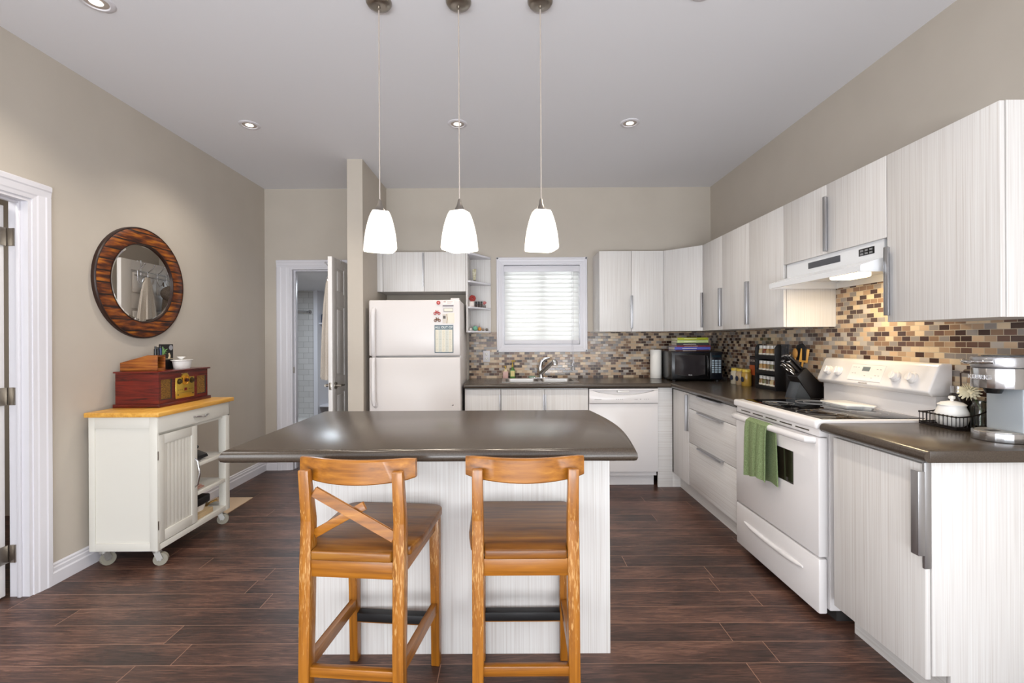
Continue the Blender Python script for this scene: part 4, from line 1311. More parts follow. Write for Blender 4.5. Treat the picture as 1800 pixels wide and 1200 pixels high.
# black spice rack with fifteen jars
RXF, RY0, RY1 = 1.925, 3.285, 3.56
t = thing('spice_rack', 'black three-tier spice rack full of small jars against the mosaic', 'spice rack', (1.97, 3.42, CT))
for y0, y1 in ((RY0, RY0 + .014), (RY1 - .014, RY1)):
    MB().prism([(RXF, CT), (XR - .012, CT), (XR - .012, CT + .30), (XR - .06, CT + .34), (RXF + .02, CT + .34), (RXF, CT + .31)], 'Y', y0, y1, .002).build('side_panel', M['matblack'], t)
TI = (CT + .008, CT + .122, CT + .238)
for zt in TI:
    MB().box(RXF, XR - .012, RY0 + .014, RY1 - .014, zt - .008, zt).box(RXF, RXF + .006, RY0 + .014, RY1 - .014, zt, zt + .022, .001).build('shelf', M['matblack'], t)
MB().box(XR - .016, XR - .011, RY0 + .014, RY1 - .014, CT, CT + .31).build('back_panel', M['matblack'], t)
m_spice = [mat('spice_%d' % i, c, 0.2, trans=0.0, coat=0.6) for i, c in enumerate(('8A6A3A', '7A3A20', '6F6A40', 'B08A50', '5A4630', 'A87A3A', 'C0A878'))]
m_cap = mat('pale_jar_cap', 'D9D6D0', 0.3)
jars = []
names = ('first', 'second', 'third', 'fourth', 'fifth')
m_jar = mat('jar_glass', 'DCDAD0', 0.05, coat=0.5)
for ti, zt in enumerate(TI):
    for k in range(5):
        y = RY1 - .04 - k * .0485
        x = RXF + .032
        j = thing('spice_jar', '%s small spice jar from the microwave end, %s tier of the black rack' % (names[k], ('bottom', 'middle', 'top')[ti]), 'jar', (x, y, zt), 'spice jars in the black rack')
        b = MB().lathe([(0, 0.0005), (.019, .0005), (.020, .004), (.020, .055), (.014, .066), (.0135, .07), (0, .07)], (x, y, zt), 16).build('body', m_spice[(ti * 3 + k * 2) % 7], j)
        MB().cyl((x, y, zt + .068), (x, y, zt + .092), .0165, seg=16).build('cap', m_cap, j)
        MB().lathe([(.0202, .022), (.0206, .022), (.0206, .034), (.0202, .034)], (x, y, zt), 16).build('label_band', M['card'], j)

# utensil crock behind the knife block
t = thing('utensil_crock', 'black utensil crock behind the knife block', 'crock', (1.955, 3.10, CT))
MB().lathe([(0, 0), (.055, 0), (.058, .01), (.058, .15), (.053, .15), (.052, .01), (0, .01)], (1.955, 3.10, CT), 24).build('body', M['matblack'], t)
for i, (dx, dy, lean, c, lb) in enumerate(((0.005, -.02, (.02, -.02), 'D19A3E', 'flat golden bamboo spatula in the utensil crock'), (-.01, -.01, (.0, .00), 'B5803A', 'rounded wooden spoon standing in the utensil crock'))):
    m_w = mat('utensil_wood_%d' % i, c, 0.5)
    p0 = Vector((1.955 + dx, 3.10 + dy, CT + .012))
    p1 = p0 + Vector((lean[0], lean[1], .24))
    if i == 0:
        mb = MB().tube([p0, p1], .006, 8).beam(p1 - Vector((0, 0, .03)), p1 + Vector((.008, -.01, .06)), .05, .006, .002, up=(0.8, 1, 0))
    else:
        mb = MB().tube([p0, p1], .006, 8).sph(p1 + Vector((0, 0, .03)), .032, (.35, .75, 1.1), 16)
    tag(mb.build('wooden_utensil', m_w), lb, 'utensil')
p0 = Vector((1.97, 3.085, CT + .012))
mb = MB().tube([p0, p0 + Vector((.005, -.015, .25))], .007, 8).prism([(3.03, CT + .235), (3.13, CT + .235), (3.14, CT + .29), (3.12, CT + .335), (3.06, CT + .35), (3.02, CT + .32)], 'X', 1.972, 1.98, .003)
tag(mb.build('black_spatula', M['matblack']), 'broad black spatula standing tall in the utensil crock', 'utensil')
p0 = Vector((1.94, 3.125, CT + .012))
mb = MB().tube([p0, p0 + Vector((-.012, .03, .25))], .006, 8)
for k in range(5):
    y = 3.125 + k * .018
    mb.box(1.922, 1.926, y, y + .009, CT + .25, CT + .335, .001)
mb.box(1.921, 1.927, 3.122, 3.21, CT + .245, CT + .257, .001).box(1.921, 1.927, 3.122, 3.21, CT + .33, CT + .342, .001)
tag(mb.build('slotted_turner', mat('dark_grey_nylon', '2E2E31', 0.35)), 'dark slotted turner leaning out of the utensil crock over the rack', 'utensil')

# knife block: profile in the XZ plane, handles leaning towards the room
KY0, KY1 = 2.872, 2.985
s_ = 0.00056
kx = lambda u: 1.997 + (u - 1085) * s_
kz = lambda v: CT + (765 - v) * s_
t = thing('knife_block', 'black slanted knife block between spice rack and stove', 'knife block', (1.88, 2.93, CT))
MB().prism([(kx(770), kz(515)), (kx(870), kz(410)), (kx(1085), kz(640)), (kx(1085), kz(765)), (kx(930), kz(765))], 'Y', KY0, KY1, .003).build('body', mat('black_brown_wood', '100C0C', 0.42), t)
ft = MB().prism([(kx(805), kz(580)), (kx(745), kz(765)), (kx(940), kz(765))], 'Y', KY0 + .004, KY1 - .004, .002).build('foot', mat('grey_black_plate', '3B4046', 0.3), t)
c_ = Vector((kx(770), (KY0 + KY1) / 2, kz(690)))
MB().lathe([(.008, 0), (.0092, 0), (.0092, .001), (.008, .001)], (0, 0, 0), 20, 'X').box(-.001, 0, -.004, .004, -.0015, .0015).rot(-math.radians(18), (0, 0, 0), 'Y')
ka = Vector((kx(770), 0, kz(515)))
kb = Vector((kx(870), 0, kz(410)))
up = Vector((kx(870) - kx(1085), 0, kz(410) - kz(640))).normalized()
hd = mat('knife_handle_black', '161314', 0.3)
k_i = 0
for f, y, ln, lb in ((.82, .03, .115, 'large knife at the upper stove side of the knife block'), (.82, .062, .115, 'upper middle knife in the knife block'), (.82, .092, .11, 'upper knife on the spice rack side of the knife block'),
                     (.50, .03, .09, 'middle-row knife nearest the stove in the knife block'), (.50, .092, .09, 'middle-row knife nearest the spice rack in the block'), (.22, .092, .075, 'small low knife at the spice rack side of the block')):
    p = ka.lerp(kb, f)
    p.y = KY0 + y
    kn = thing('kitchen_knife', lb, 'knife', p, 'knives in the block')
    MB().beam(p + up * .001, p + up * ln, .016, .026, .004, up=(0, 1, 0)).build('handle', hd, kn)
    MB().beam(p + up * ln, p + up * (ln + .006), .017, .027, .002, up=(0, 1, 0)).build('end_cap', M['steel'], kn)
p = ka.lerp(kb, .2)
p.y = KY0 + .045
sc_t = thing('kitchen_scissors', 'steel-rimmed black kitchen scissors in the knife block', 'scissors', p)
side = Vector((0, 1, 0))
for sgn in (-1, 1):
    cc = p + up * .06 + side * sgn * .022
    MB().tube([cc + up * .033 * math.cos(a) + side * .017 * math.sin(a) for a in [2 * PI * k / 20 for k in range(20)]], .005, 8, True).tube([p + up * .001 + side * sgn * .004, p + up * .03 + side * sgn * .015], .005, 8).build('finger_loop', M['nickel'], sc_t)

# ------------------------------------------------------------------ coffee maker
KX, KY = 1.755, 1.700
t = thing('coffee_maker', 'silver single-serve coffee maker on the end counter', 'coffee maker', (1.88, KY, CT))
def rnd_front(x0, x1, hw, n=10):
    """outline with a half-round front towards -X"""
    r = hw
    return [(x0 + r - r * math.cos(-PI / 2 + PI * i / n), KY + r * math.sin(-PI / 2 + PI * i / n)) for i in range(n + 1)] + [(x1, KY + hw), (x1, KY - hw)]
mbase = MB().prism(rnd_front(KX, 2.0, .076), 'Z', CT + .001, CT + .034, .002).build('base', M['steel'], t)
MB().prism(rnd_front(KX + .010, 1.86, .066), 'Z', CT + .034, CT + .036).build('drip_tray', mat('satin_tray', 'B9B5B0', 0.35, 0.8), t)
MB().box(KX + .03, KX + .07, KY - .012, KY + .012, CT + .0355, CT + .0368).build('tray_slot', M['shadowgap'], t)
MB().box(1.848, 2.015, KY - .064, KY + .064, CT + .034, CT + .20, .006).build('column', mat('grey_silver_plastic', 'A8AFB5', 0.35, 0.2), t)
hd_ = MB().prism(rnd_front(KX, 2.02, .078), 'Z', CT + .195, CT + .27, .003).build('head', M['steel'], t)
MB().prism(rnd_front(KX - .002, 2.02, .080), 'Z', CT + .27, CT + .312, .008).build('lid', M['alu'], t)
MB().prism(rnd_front(KX + .03, 1.95, .05), 'Z', CT + .312, CT + .316).build('lid_inset', mat('dark_lid_inset', '55585C', 0.3), t)
MB().tube([(KX - .004, KY + .055, CT + .295), (KX - .022, KY + .03, CT + .292), (KX - .026, KY, CT + .291), (KX - .022, KY - .03, CT + .292), (KX - .004, KY - .055, CT + .295)], .008, 10).build('lid_handle', M['chrome'], t)
MB().text('KEURIG', 0.023, (KX - .0005, KY - .0, CT + .235), RXR, .0008).build('lettering', mat('silver_letters', 'E8E8EA', 0.3, 0.6), t)
MB().cyl((KX + .055, KY, CT + .175), (KX + .055, KY, CT + .197), .022, .03, 20).build('nozzle', M['black'], t)

# ------------------------------------------------------------------ wire basket and its contents
BX0, BX1, BY0, BY1 = 1.835, 2.018, 1.868, 2.035
t = thing('wire_basket', 'dark wire basket holding a sugar pot and jars by the coffee maker', 'basket', (1.93, 1.95, CT))
mb = MB()
def rimz(x):
    return CT + .055 + .055 * max(0, (x - 1.86) / .158) ** 2
for z in (CT + .004, CT + .012):
    mb.tube([(BX0, BY0, z), (BX1, BY0, z), (BX1, BY1, z), (BX0, BY1, z)], .003, 6, True)
top = [(BX0, BY0 + (BY1 - BY0) * i / 4, CT + .055) for i in range(5)] + [(BX0 + (BX1 - BX0) * i / 6, BY1, rimz(BX0 + (BX1 - BX0) * i / 6)) for i in range(1, 7)] + [(BX1, BY1 - (BY1 - BY0) * i / 4, CT + .11) for i in range(1, 5)] + [(BX1 - (BX1 - BX0) * i / 6, BY0, rimz(BX1 - (BX1 - BX0) * i / 6)) for i in range(1, 6)]
mb.tube(top, .003, 6, True)
for i in range(10):
    y = BY0 + (BY1 - BY0) * i / 9
    mb.tube([(BX0, y, CT + .004), (BX0, y, CT + .055)], .0016, 5).tube([(BX1, y, CT + .004), (BX1, y, CT + .11)], .0016, 5)
    mb.sph((BX0, y, CT + .055), .0045, seg=8)
for i in range(1, 12):
    x = BX0 + (BX1 - BX0) * i / 12
    for y in (BY0, BY1):
        mb.tube([(x, y, CT + .004), (x, y, rimz(x))], .0016, 5)
    mb.tube([(x, BY0, CT + .003), (x, BY1, CT + .003)], .0014, 5)
mb.build('wire_frame', mat('dark_bronze_wire', '1E1614', 0.45, 0.5), t)
MB().tube([(BX1 - .004, BY1 - .01, CT + .11), (BX1 - .01, BY1 - .012, CT + .225), (BX1 - .012, BY1 - .04, CT + .235)], .003, 6).tube([(BX1 - .004, BY0 + .01, CT + .11), (BX1 - .01, BY0 + .012, CT + .225), (BX1 - .012, BY0 + .04, CT + .235)], .003, 6).tube([(BX1 - .012, BY1 - .035, CT + .235), (BX1 - .012, BY0 + .035, CT + .235)], [.009, .009], 10).build('carry_handle', mat('dark_wood_grip', '3A2620', 0.5), t)
z = CT + .006
p = (1.893, 1.945, z)
t = thing('sugar_pot', 'white ceramic sugar pot with knobbed lid in the wire basket', 'pot', p)
MB().lathe([(0, 0), (.036, 0), (.05, .012), (.056, .035), (.054, .06), (.045, .083), (.045, .088), (.042, .088), (.040, .08), (0, .078)], p, 32).build('body', M['ceramic'], t)
l_ = MB().lathe([(.047, .088), (.048, .092), (.036, .101), (.012, .107), (0, .108)], p, 32).build('lid', M['ceramic'], t)
MB().lathe([(0, .105), (.006, .106), (.006, .112), (.012, .118), (.011, .127), (0, .13)], p, 20).build('knob', M['ceramic'], l_)
p = (1.975, 1.995, z)
t = thing('coffee_jar', 'dark glass coffee jar with metal lid behind the sugar pot', 'jar', p)
MB().lathe([(0, 0), (.033, 0), (.036, .006), (.036, .12), (.028, .135), (0, .135)], p, 24).build('body', mat('coffee_dark', '1F1512', 0.1), t)
MB().cyl((p[0], p[1], z + .135), (p[0], p[1], z + .165), .030, seg=24).build('lid', M['steel'], t)
p = (1.975, 1.905, z)
t = thing('flower_jar', 'glass jar with a cream flower next to the coffee maker', 'jar', p)
MB().lathe([(0, 0), (.031, 0), (.034, .006), (.034, .085), (.028, .098), (.028, .115), (.025, .115), (.025, .098), (.031, .083), (.031, .01), (0, .008)], p, 24).build('body', M['glass'], t)
MB().tube([(p[0], p[1], z + .012), (p[0] + .005, p[1] + .003, z + .07), (p[0] - .012, p[1] + .02, z + .135)], .0028, 8).build('stem', mat('green_stem', '4E6A34', 0.6), t)
fl = MB()
fc = Vector((p[0] - .02, p[1] + .025, z + .145))
ax_ = Vector((-.75, -.45, .45)).normalized()
e1 = ax_.orthogonal().normalized()
e2 = ax_.cross(e1)
for lay, (nn_, ln, tilt) in enumerate(((16, .040, .12), (14, .032, .45), (9, .020, .9))):
    for k in range(nn_):
        a = 2 * PI * (k + lay * .5) / nn_
        dr_ = (e1 * math.cos(a) + e2 * math.sin(a))
        tip = fc + dr_ * ln + ax_ * ln * tilt
        fl.tube([fc, fc + (tip - fc) * .6 + ax_ * .004, tip], [.002, .006, .003], 6, flat=.4)
fl.sph(fc + ax_ * .006, .009, seg=10)
fl.build('flower', mat('cream_petals', 'E4DDC2', 0.7), t)

# ------------------------------------------------------------------ kitchen island
t = thing('kitchen_island', 'white laminate island base under the dark worktop', 'island', (-0.2, 2.15, 0))
MB().box(-0.812, 0.414, 1.878, 1.896, 0, CT - .042, .001).build('back_panel', M['lamv'], t)
MB().box(-0.80, 0.402, 1.896, 2.42, 0.1, CT - .042).build('body', M['lamv'], t)
MB().box(-0.80, 0.402, 1.896, 2.35, 0, 0.1).build('plinth', M['lamx'], t)
IX0, IX1, IY0, IY1 = -1.015, 0.456, 1.588, 2.49
mb = MB()
th = 0.044
prof = [(0.0, -th), (-0.012, -th), (-0.022, -th + .007), (-0.026, -th + .020), (-0.020, -.008), (-0.010, -.001), (0, 0)]
outline = []
# corner order: front-left, back-left, back-right, arc, front-right; the right side bows out
pts2 = [(IX0, IY0), (IX0, IY1)] + [(IX1 - .006 + .045 * math.sin(PI * i / 14), IY1 - (IY1 - IY0) * i / 14) for i in range(15)]
ins = 0.024
cxm, cym = -.28, 2.04
rings = []
def inset(d):
    out = []
    nP = len(pts2)
    for i in range(nP):
        a, b, c = Vector(pts2[i - 1]), Vector(pts2[i]), Vector(pts2[(i + 1) % nP])
        n1 = Vector(((b - a).y, -(b - a).x)).normalized()
        n2 = Vector(((c - b).y, -(c - b).x)).normalized()
        nb = (n1 + n2).normalized()
        k = d / max(.5, nb.dot(n1))
        out.append((b.x + nb.x * k, b.y + nb.y * k))
    return out
for dd, zz in ((0.012, -th), (.004, -th + .004), (0, -th + .014), (.002, -.016), (.010, -.004), (.020, 0)):
    rings.append([(q[0], q[1], CT + zz) for q in inset(dd)])
tp = MB().loft(rings)
tag(tp.build('island_worktop', M['counter'], auto=50), 'large dark brown worktop with one bowed end on the island', 'worktop')

# ------------------------------------------------------------------ bar stools
def make_stool(broken):
    """local frame: y forward to the island, origin on the floor below the backrest"""
    if broken:
        t = thing('bar_stool', 'honey pine bar stool with a broken cross brace, turned slightly', 'stool', (0, 0, 0))
    else:
        t = thing('bar_stool', 'honey pine bar stool without cross braces, squarely facing the island', 'stool', (0, 0, 0))
    for s in (-1, 1):
        x = .152 * s
        mb = MB()
        rings = []
        for z, y, wx, wy in ((0, -.015, .034, .036), (.30, -.012, .036, .040), (.60, 0.0, .038, .044), (.72, .004, .036, .040), (.886, -.020, .034, .024)):
            x_ = x + (0.004 * s if z < .1 else 0)
            rings.append([(x_ - wx / 2, y - wy / 2, z), (x_ + wx / 2, y - wy / 2, z), (x_ + wx / 2, y + wy / 2, z), (x_ - wx / 2, y + wy / 2, z)])
        mb.loft(rings)
        bmesh.ops.bevel(mb.bm, geom=[e for e in mb.bm.edges], offset=.003, segments=2, profile=.5, affect='EDGES')
        mb.build('back_leg', M['pinez'], t)
        mb = MB()
        xf = .168 * s
        rings = []
        for z, y, wx in ((0, .388, .034), (.30, .385, .036), (.598, .375, .040)):
            rings.append([(xf - wx / 2, y - wx / 2, z), (xf + wx / 2, y - wx / 2, z), (xf + wx / 2, y + wx / 2, z), (xf - wx / 2, y + wx / 2, z)])
        mb.loft(rings)
        bmesh.ops.bevel(mb.bm, geom=[e for e in mb.bm.edges], offset=.003, segments=2, profile=.5, affect='EDGES')
        mb.build('front_leg', M['pinez'], t)
        MB().beam((.152 * s, .0, .262), (.166 * s, .385, .232), .022, .034, .003, up=(0, 0, 1)).build('side_stretcher', M['piney'], t)
        MB().beam((.150 * s, .02, .574), (.164 * s, .36, .574), .02, .052, .002, up=(0, 0, 1)).build('side_apron', M['piney'], t)
    # curved top rail
    rings = []
    for i in range(17):
        u = -1 + i / 8
        x = u * .194
        y = -.012 + .050 * u * u
        r = 1 - .12 * max(0, abs(u) - .85) / .15
        zl, zh = .838 + .012 * u * u * 1.0, .917 - .0 * u * u
        mz, hz = (zl + zh) / 2, (zh - zl) / 2 * r
        th_ = .011
        rings.append([(x, y - th_, mz - hz + .004), (x, y - th_ * .6, mz - hz), (x, y + th_ * .6, mz - hz), (x, y + th_, mz - hz + .004), (x, y + th_ - .004, mz + hz - .004), (x, y + th_ * .4, mz + hz), (x, y - th_ * .6, mz + hz), (x, y - th_, mz + hz - .005)])
    MB().loft(rings).build('top_rail', M['pinex'], t)
    # seat with rounded front corners, let in between the back legs
    pl = [(-.130, -.028), (.130, -.028), (.134, .022), (.178, .03), (.192, .12), (.198, .33)]
    for i in range(6):
        a = PI / 2 * i / 5
        pl.append((.148 + .05 * math.cos(a), .368 + .045 * math.sin(a)))
    for i in range(6):
        a = PI / 2 + PI / 2 * i / 5
        pl.append((-.148 + .05 * math.cos(a), .368 + .045 * math.sin(a)))
    pl += [(-.198, .33), (-.192, .12), (-.178, .03), (-.134, .022)]
    MB().prism(pl, 'Z', .602, .632, .006, 3).build('seat', M['seatw'], t, auto=60)
    MB().box(-.136, .136, -.016, .006, .545, .600, .002).build('back_apron', M['pinex'], t)
    MB().box(-.150, .150, .365, .385, .545, .600, .002).build('front_apron', M['pinex'], t)
    MB().box(-.140, .140, -.024, -.002, .230, .262, .003).build('back_stretcher', M['pinex'], t)
    fr = MB().box(-.152, .152, .372, .40, .158, .196, .003).build('footrest', M['pinex'], t)
    MB().box(-.150, .150, .366, .3725, .166, .199, .001).box(-.150, .150, .3665, .402, .1955, .1995, .001).build('metal_strip', M['matblack'], fr)
    if broken:
        MB().beam((-.128, -.004, .812), (.132, .002, .672), .012, .028, .002, up=(0, .1, 1)).build('cross_brace', M['pinex'], t)
        MB().beam((-.134, .008, .672), (.032, .012, .766), .012, .028, .002, up=(0, .1, 1)).build('broken_brace', M['pinex'], t)
    return t


st = make_stool(False)
st.location = (0.051, 1.462, 0)
st2 = make_stool(True)
st2.location = (-0.497, 1.452, 0)
st2.rotation_euler.z = math.radians(-5.0)

# ------------------------------------------------------------------ rolling kitchen cart
CX0, CX1, CY0, CY1 = -2.405, -2.012, 2.602, 3.275
t = thing('kitchen_cart', 'white rolling kitchen cart with light wood top against the wall', 'cart', (-2.21, 2.94, 0))
ZB, ZT = 0.095, 0.864
MB().box(CX0 - .012, CX1 + .022, CY0 - .018, CY1 + .022, ZT, .891, .004).build('wood_top', M['butcher'], t)
mb = MB()
for a, b in ((CX0, CX0 + .035), (CX1 - .045, CX1)):
    mb.box(a, b, CY0, CY0 + .018, ZB, ZT, .001)
mb.box(CX0 + .035, CX1 - .045, CY0 + .0005, CY0 + .018, ZT - .065, ZT, .001).box(CX0 + .035, CX1 - .045, CY0 + .0005, CY0 + .018, ZB, ZB + .045, .001)
mb.box(CX0 + .03, CX1 - .04, CY0 + .008, CY0 + .016, ZB + .03, ZT - .05)
mb.build('side_panel', M['cream'], t)
mb = MB().box(CX1 - .05, CX1, CY1 - .045, CY1, ZB, ZT, .001).box(CX0, CX0 + .035, CY1 - .045, CY1, ZB, ZT, .001).box(CX0, CX1, CY1 - .02, CY1, .765, ZT)
mb.box(CX0 + .03, CX1 - .05, CY1 - .020, CY1 - .006, ZB, ZB + .05)
mb.build('open_end_posts', M['cream'], t)
MB().box(CX0, CX1 - .001, CY0 + .018, CY1 - .045, ZB, .130, .001).build('bottom_board', M['cream'], t)
MB().box(CX0, CX1 - .022, CY0 + .018, CY1 - .02, .748, .765).build('drawer_deck', M['cream'], t)
MB().box(CX0 + .001, CX1 - .02, 2.928, 2.944, .130, .748).build('divider', M['cream'], t)
MB().box(CX0, CX0 + .008, CY0 + .018, 2.928, .130, .748).build('back_panel', M['cream'], t)
for z in (.490, .306):
    MB().box(CX0 + .01, CX1 - .012, 2.944, CY1 - .012, z, z + .014).box(CX1 - .018, CX1 - .002, 2.944, CY1 - .045, z - .006, z + .018, .001).build('shelf', M['cream'], t)
dw = MB().box(CX1 - .018, CX1 + .002, CY0 + .004, CY1 - .006, .770, ZT - .002, .0015).build('drawer', M['cream'], t)
yc = (CY0 + CY1) / 2 + .03
MB().tube([(CX1, yc - .07, .815), (CX1 + .016, yc - .055, .813), (CX1 + .027, yc, .808), (CX1 + .016, yc + .055, .813), (CX1, yc + .07, .815)], [.004, .005, .006, .005, .004], 10).build('handle', M['chrome'], dw)
dr_ = MB()
dr_.box(CX1 - .018, CX1 + .001, CY0 + .008, CY0 + .055, .135, .755, .0015).box(CX1 - .018, CX1 + .001, 2.885, 2.936, .135, .755, .0015)
dr_.box(CX1 - .018, CX1 + .0008, CY0 + .05, 2.89, .70, .755, .0015).box(CX1 - .018, CX1 + .0008, CY0 + .05, 2.89, .135, .195, .0015)
dr_.box(CX1 - .017, CX1 - .009, CY0 + .05, 2.89, .19, .705)
y = CY0 + .055
while y < 2.884:
    dr_.box(CX1 - .014, CX1 - .006, y + .0003, min(y + .030, 2.885) - .0003, .19, .705, .0005)
    y += .030
dq = dr_.build('door', M['cream'], t)
MB().tube([(CX1, 2.912, .545), (CX1 + .018, 2.912, .53), (CX1 + .032, 2.912, .455), (CX1 + .018, 2.912, .38), (CX1, 2.912, .365)], [.005, .006, .007, .006, .005], 10).build('handle', M['chrome'], dq)
for z in (.64, .24):
    MB().box(CX1 - .002, CX1 + .0025, CY0 + .002, CY0 + .008, z - .025, z + .025).build('hinge', M['nickel'], dq)
for i, (x, y, rz) in enumerate(((CX0 + .06, CY0 + .03, 1.1), (CX1 - .03, CY0 + .035, .4), (CX1 - .04, CY1 - .05, .5), (CX0 + .06, CY1 - .05, .9))):
    d_ = Vector((math.cos(rz), math.sin(rz), 0))
    s2 = Vector((-d_.y, d_.x, 0))
    wc = Vector((x, y, .036)) + d_ * .018
    cs = MB().cyl(wc - s2 * .013, wc + s2 * .013, .036, seg=28).build('caster', M['rubber'], t)
    mb = MB().cyl((x, y, .078), (x, y, .095), .022, seg=18)
    for q in (-1, 1):
        mb.beam(Vector((x, y, .082)) + s2 * q * .017, wc + s2 * q * .017, .03, .003, 0, up=s2)
    mb.cyl(wc - s2 * .02, wc + s2 * .02, .007, seg=12)
    mb.build('bracket', mat('zinc_%d' % i, 'B4B2AE', 0.4, 0.7), cs)

# things in the cart
tl = thing('desk_phone', 'black corded phone on the upper shelf of the cart', 'phone', (-2.09, 3.03, .508))
z = .5215
MB().prism([(-2.15, z), (-2.03, z), (-2.04, z + .02), (-2.13, z + .055), (-2.15, z + .055)], 'Y', 2.955, 3.075, .004).build('base', M['black'], tl)
MB().tube([(-2.115, 2.95, z + .055), (-2.115, 2.97, z + .075), (-2.115, 3.05, z + .08), (-2.115, 3.075, z + .058)], [.017, .013, .013, .017], 12).build('handset', M['black'], tl)
tag(MB().box(-2.20, -2.035, 2.955, 3.16, .5042, .5075).build('paper_sheet', M['paper']), 'white papers lying under the phone in the cart', 'paper')
for o_ in (tl,):
    o_.location.z = .5078
    ORG_dz = 0
tag(MB().box(-2.17, -2.05, 2.96, 3.06, .3204, .3304, .003).box(-2.16, -2.06, 2.965, 3.05, .3304, .3425, .004).build('cloth_pouch', mat('dusty_pink_cloth', 'B98F80', 0.9)), 'dusty pink cloth pouch on the middle shelf of the cart', 'pouch')
tag(MB().sph((-2.10, 3.01, .365), .03, (1.1, 1.2, .72), 16).build('crumpled_bag', mat('pale_lilac_plastic', 'C9C3CC', 0.3)), 'crumpled pale plastic bag lying on the pink pouch', 'bag')
tag(MB().box(-2.36, -2.03, 2.955, 3.12, .1305, .165, .004).build('board_box', mat('tan_board', 'BFA680', 0.7)), 'flat tan cardboard box on the bottom board of the cart', 'box')
mb = MB().loft([[(-2.10 + .055 * k * math.cos(a), 3.04 + .075 * k * math.sin(a), zz) for a in [2 * PI * q / 24 for q in range(24)]] for k, zz in ((.8, .1655), (1, .205), (.93, .205), (.75, .172))])
tag(mb.build('glass_dish', M['ceramic']), 'white oval dish on the cardboard box in the cart', 'dish')
tag(MB().box(-2.16, -2.04, 2.95, 3.11, .206, .262, .012, 3).build('black_case', M['matblack']), 'black zip case resting on the white dish in the cart', 'case')
mb = MB().tube([(-2.14 + .02 * math.cos(a), 3.18 + .03 * math.sin(a), .165 + .010 * math.sin(3 * a)) for a in [2 * PI * q / 20 for q in range(20)]], .006, 8, True).tube([(-2.12, 3.15, .137), (-2.10, 3.19, .165), (-2.06, 3.21, .18)], .007, 8).sph((-2.12, 3.17, .144), .014, seg=12).sph((-2.14, 3.185, .150), .02, seg=12)
tag(mb.build('brass_fittings', mat('old_brass', '8A6A3A', 0.3, 0.8)), 'small tangle of old brass fittings on the cart bottom', 'fittings')
tag(MB().box(-2.42, -2.115, 3.37, 3.755, 0.0005, .008, .001).build('floor_sheet', mat('pale_birch_sheet', 'C9AE90', 0.6)), 'pale wooden sheet lying on the floor beyond the cart', 'board')

# ------------------------------------------------------------------ record player radio on the cart
RX0, RX1, RY0_, RY1_ = -2.408, -2.132, 2.772, 3.235
RZ, RT = .891, 1.112
t = thing('turntable_radio', 'cherry wood retro turntable radio with brass dial plate on the cart', 'radio', (-2.27, 3.0, RZ))
MB().box(RX0 + .006, RX1 - .006, RY0_ + .006, RY1_ - .006, RZ + .02, RT - .01).build('cabinet', M['cherry'], t)
MB().box(RX0, RX1 + .008, RY0_ - .008, RY1_ + .012, RZ, RZ + .022, .003).build('base_moulding', M['cherry'], t)
MB().box(RX0, RX1 + .006, RY0_ - .006, RY1_ + .010, RT - .010, RT, .003).build('lid', M['cherry'], t)
fxr = RX1 - .006
for a, b in ((RY0_ + .025, RY0_ + .11), (RY1_ - .115, RY1_ - .03)):
    sp = MB().box(fxr - .002, fxr + .0012, a, b, RZ + .048, RZ + .168).build('speaker_cloth', M['goldcloth'], t)
    MB().box(fxr, fxr + .003, b - .008, b, RZ + .048, RZ + .168).box(fxr, fxr + .003, a, b, RZ + .044, RZ + .048).build('recess_edge', M['shadowgap'], sp)
ya, yb_ = RY0_ + .145, RY0_ + .315
bp_ = MB().box(fxr, fxr + .006, ya, yb_, RZ + .035, RZ + .170, .003)
bp_.cyl((fxr, (ya + yb_) / 2, RZ + .160), (fxr + .006, (ya + yb_) / 2, RZ + .160), .036, seg=32)
bpo = bp_.build('brass_plate', M['brass'], t)
ym = (ya + yb_) / 2
dl = MB().lathe([(.030, .006), (.031, .010), (.026, .011), (.024, .008), (0, .008)], (fxr, ym, RZ + .150), 28, 'X').build('dial', mat('amber_dial', 'C98A20', 0.25, 0.4), bpo)
MB().cyl((fxr + .008, ym, RZ + .150), (fxr + .022, ym, RZ + .150), .012, .011, 18).build('tuning_knob', mat('dark_red_knob', '3A1710', 0.3), dl)
for y in (ya + .028, yb_ - .028):
    MB().lathe([(.019, .006), (.019, .008), (0, .008)], (fxr, y, RZ + .145), 22, 'X').cyl((fxr + .008, y, RZ + .145), (fxr + .02, y, RZ + .145), .012, .011, 18).build('knob', mat('dark_bronze_knob', '3E3114', 0.35, 0.3), bpo)
MB().box(fxr + .006, fxr + .0072, ym - .012, ym + .012, RZ + .082, RZ + .100).build('display', mat('dark_red_display', '6A140C', 0.15), bpo)
mb = MB()
for k in range(9):
    y = ya + .018 + k * .0168
    if abs(y - ym) > .018:
        mb.box(fxr + .006, fxr + .0072, y - .004, y + .004, RZ + .088, RZ + .0915)
mb.box(fxr + .006, fxr + .0068, ya + .03, yb_ - .03, RZ + .07, RZ + .071)
for y in (ya + .016, yb_ - .016):
    mb.box(fxr + .006, fxr + .0085, y - .004, y + .004, RZ + .055, RZ + .063)
mb.build('buttons', mat('button_brown', '3A2A10', 0.4), bpo)
MB().box(fxr - .001, fxr + .0015, ym - .03, ym + .03, RT - .030, RT - .025).build('name_badge', mat('gold_badge', 'B9A070', 0.3, 0.7), t)

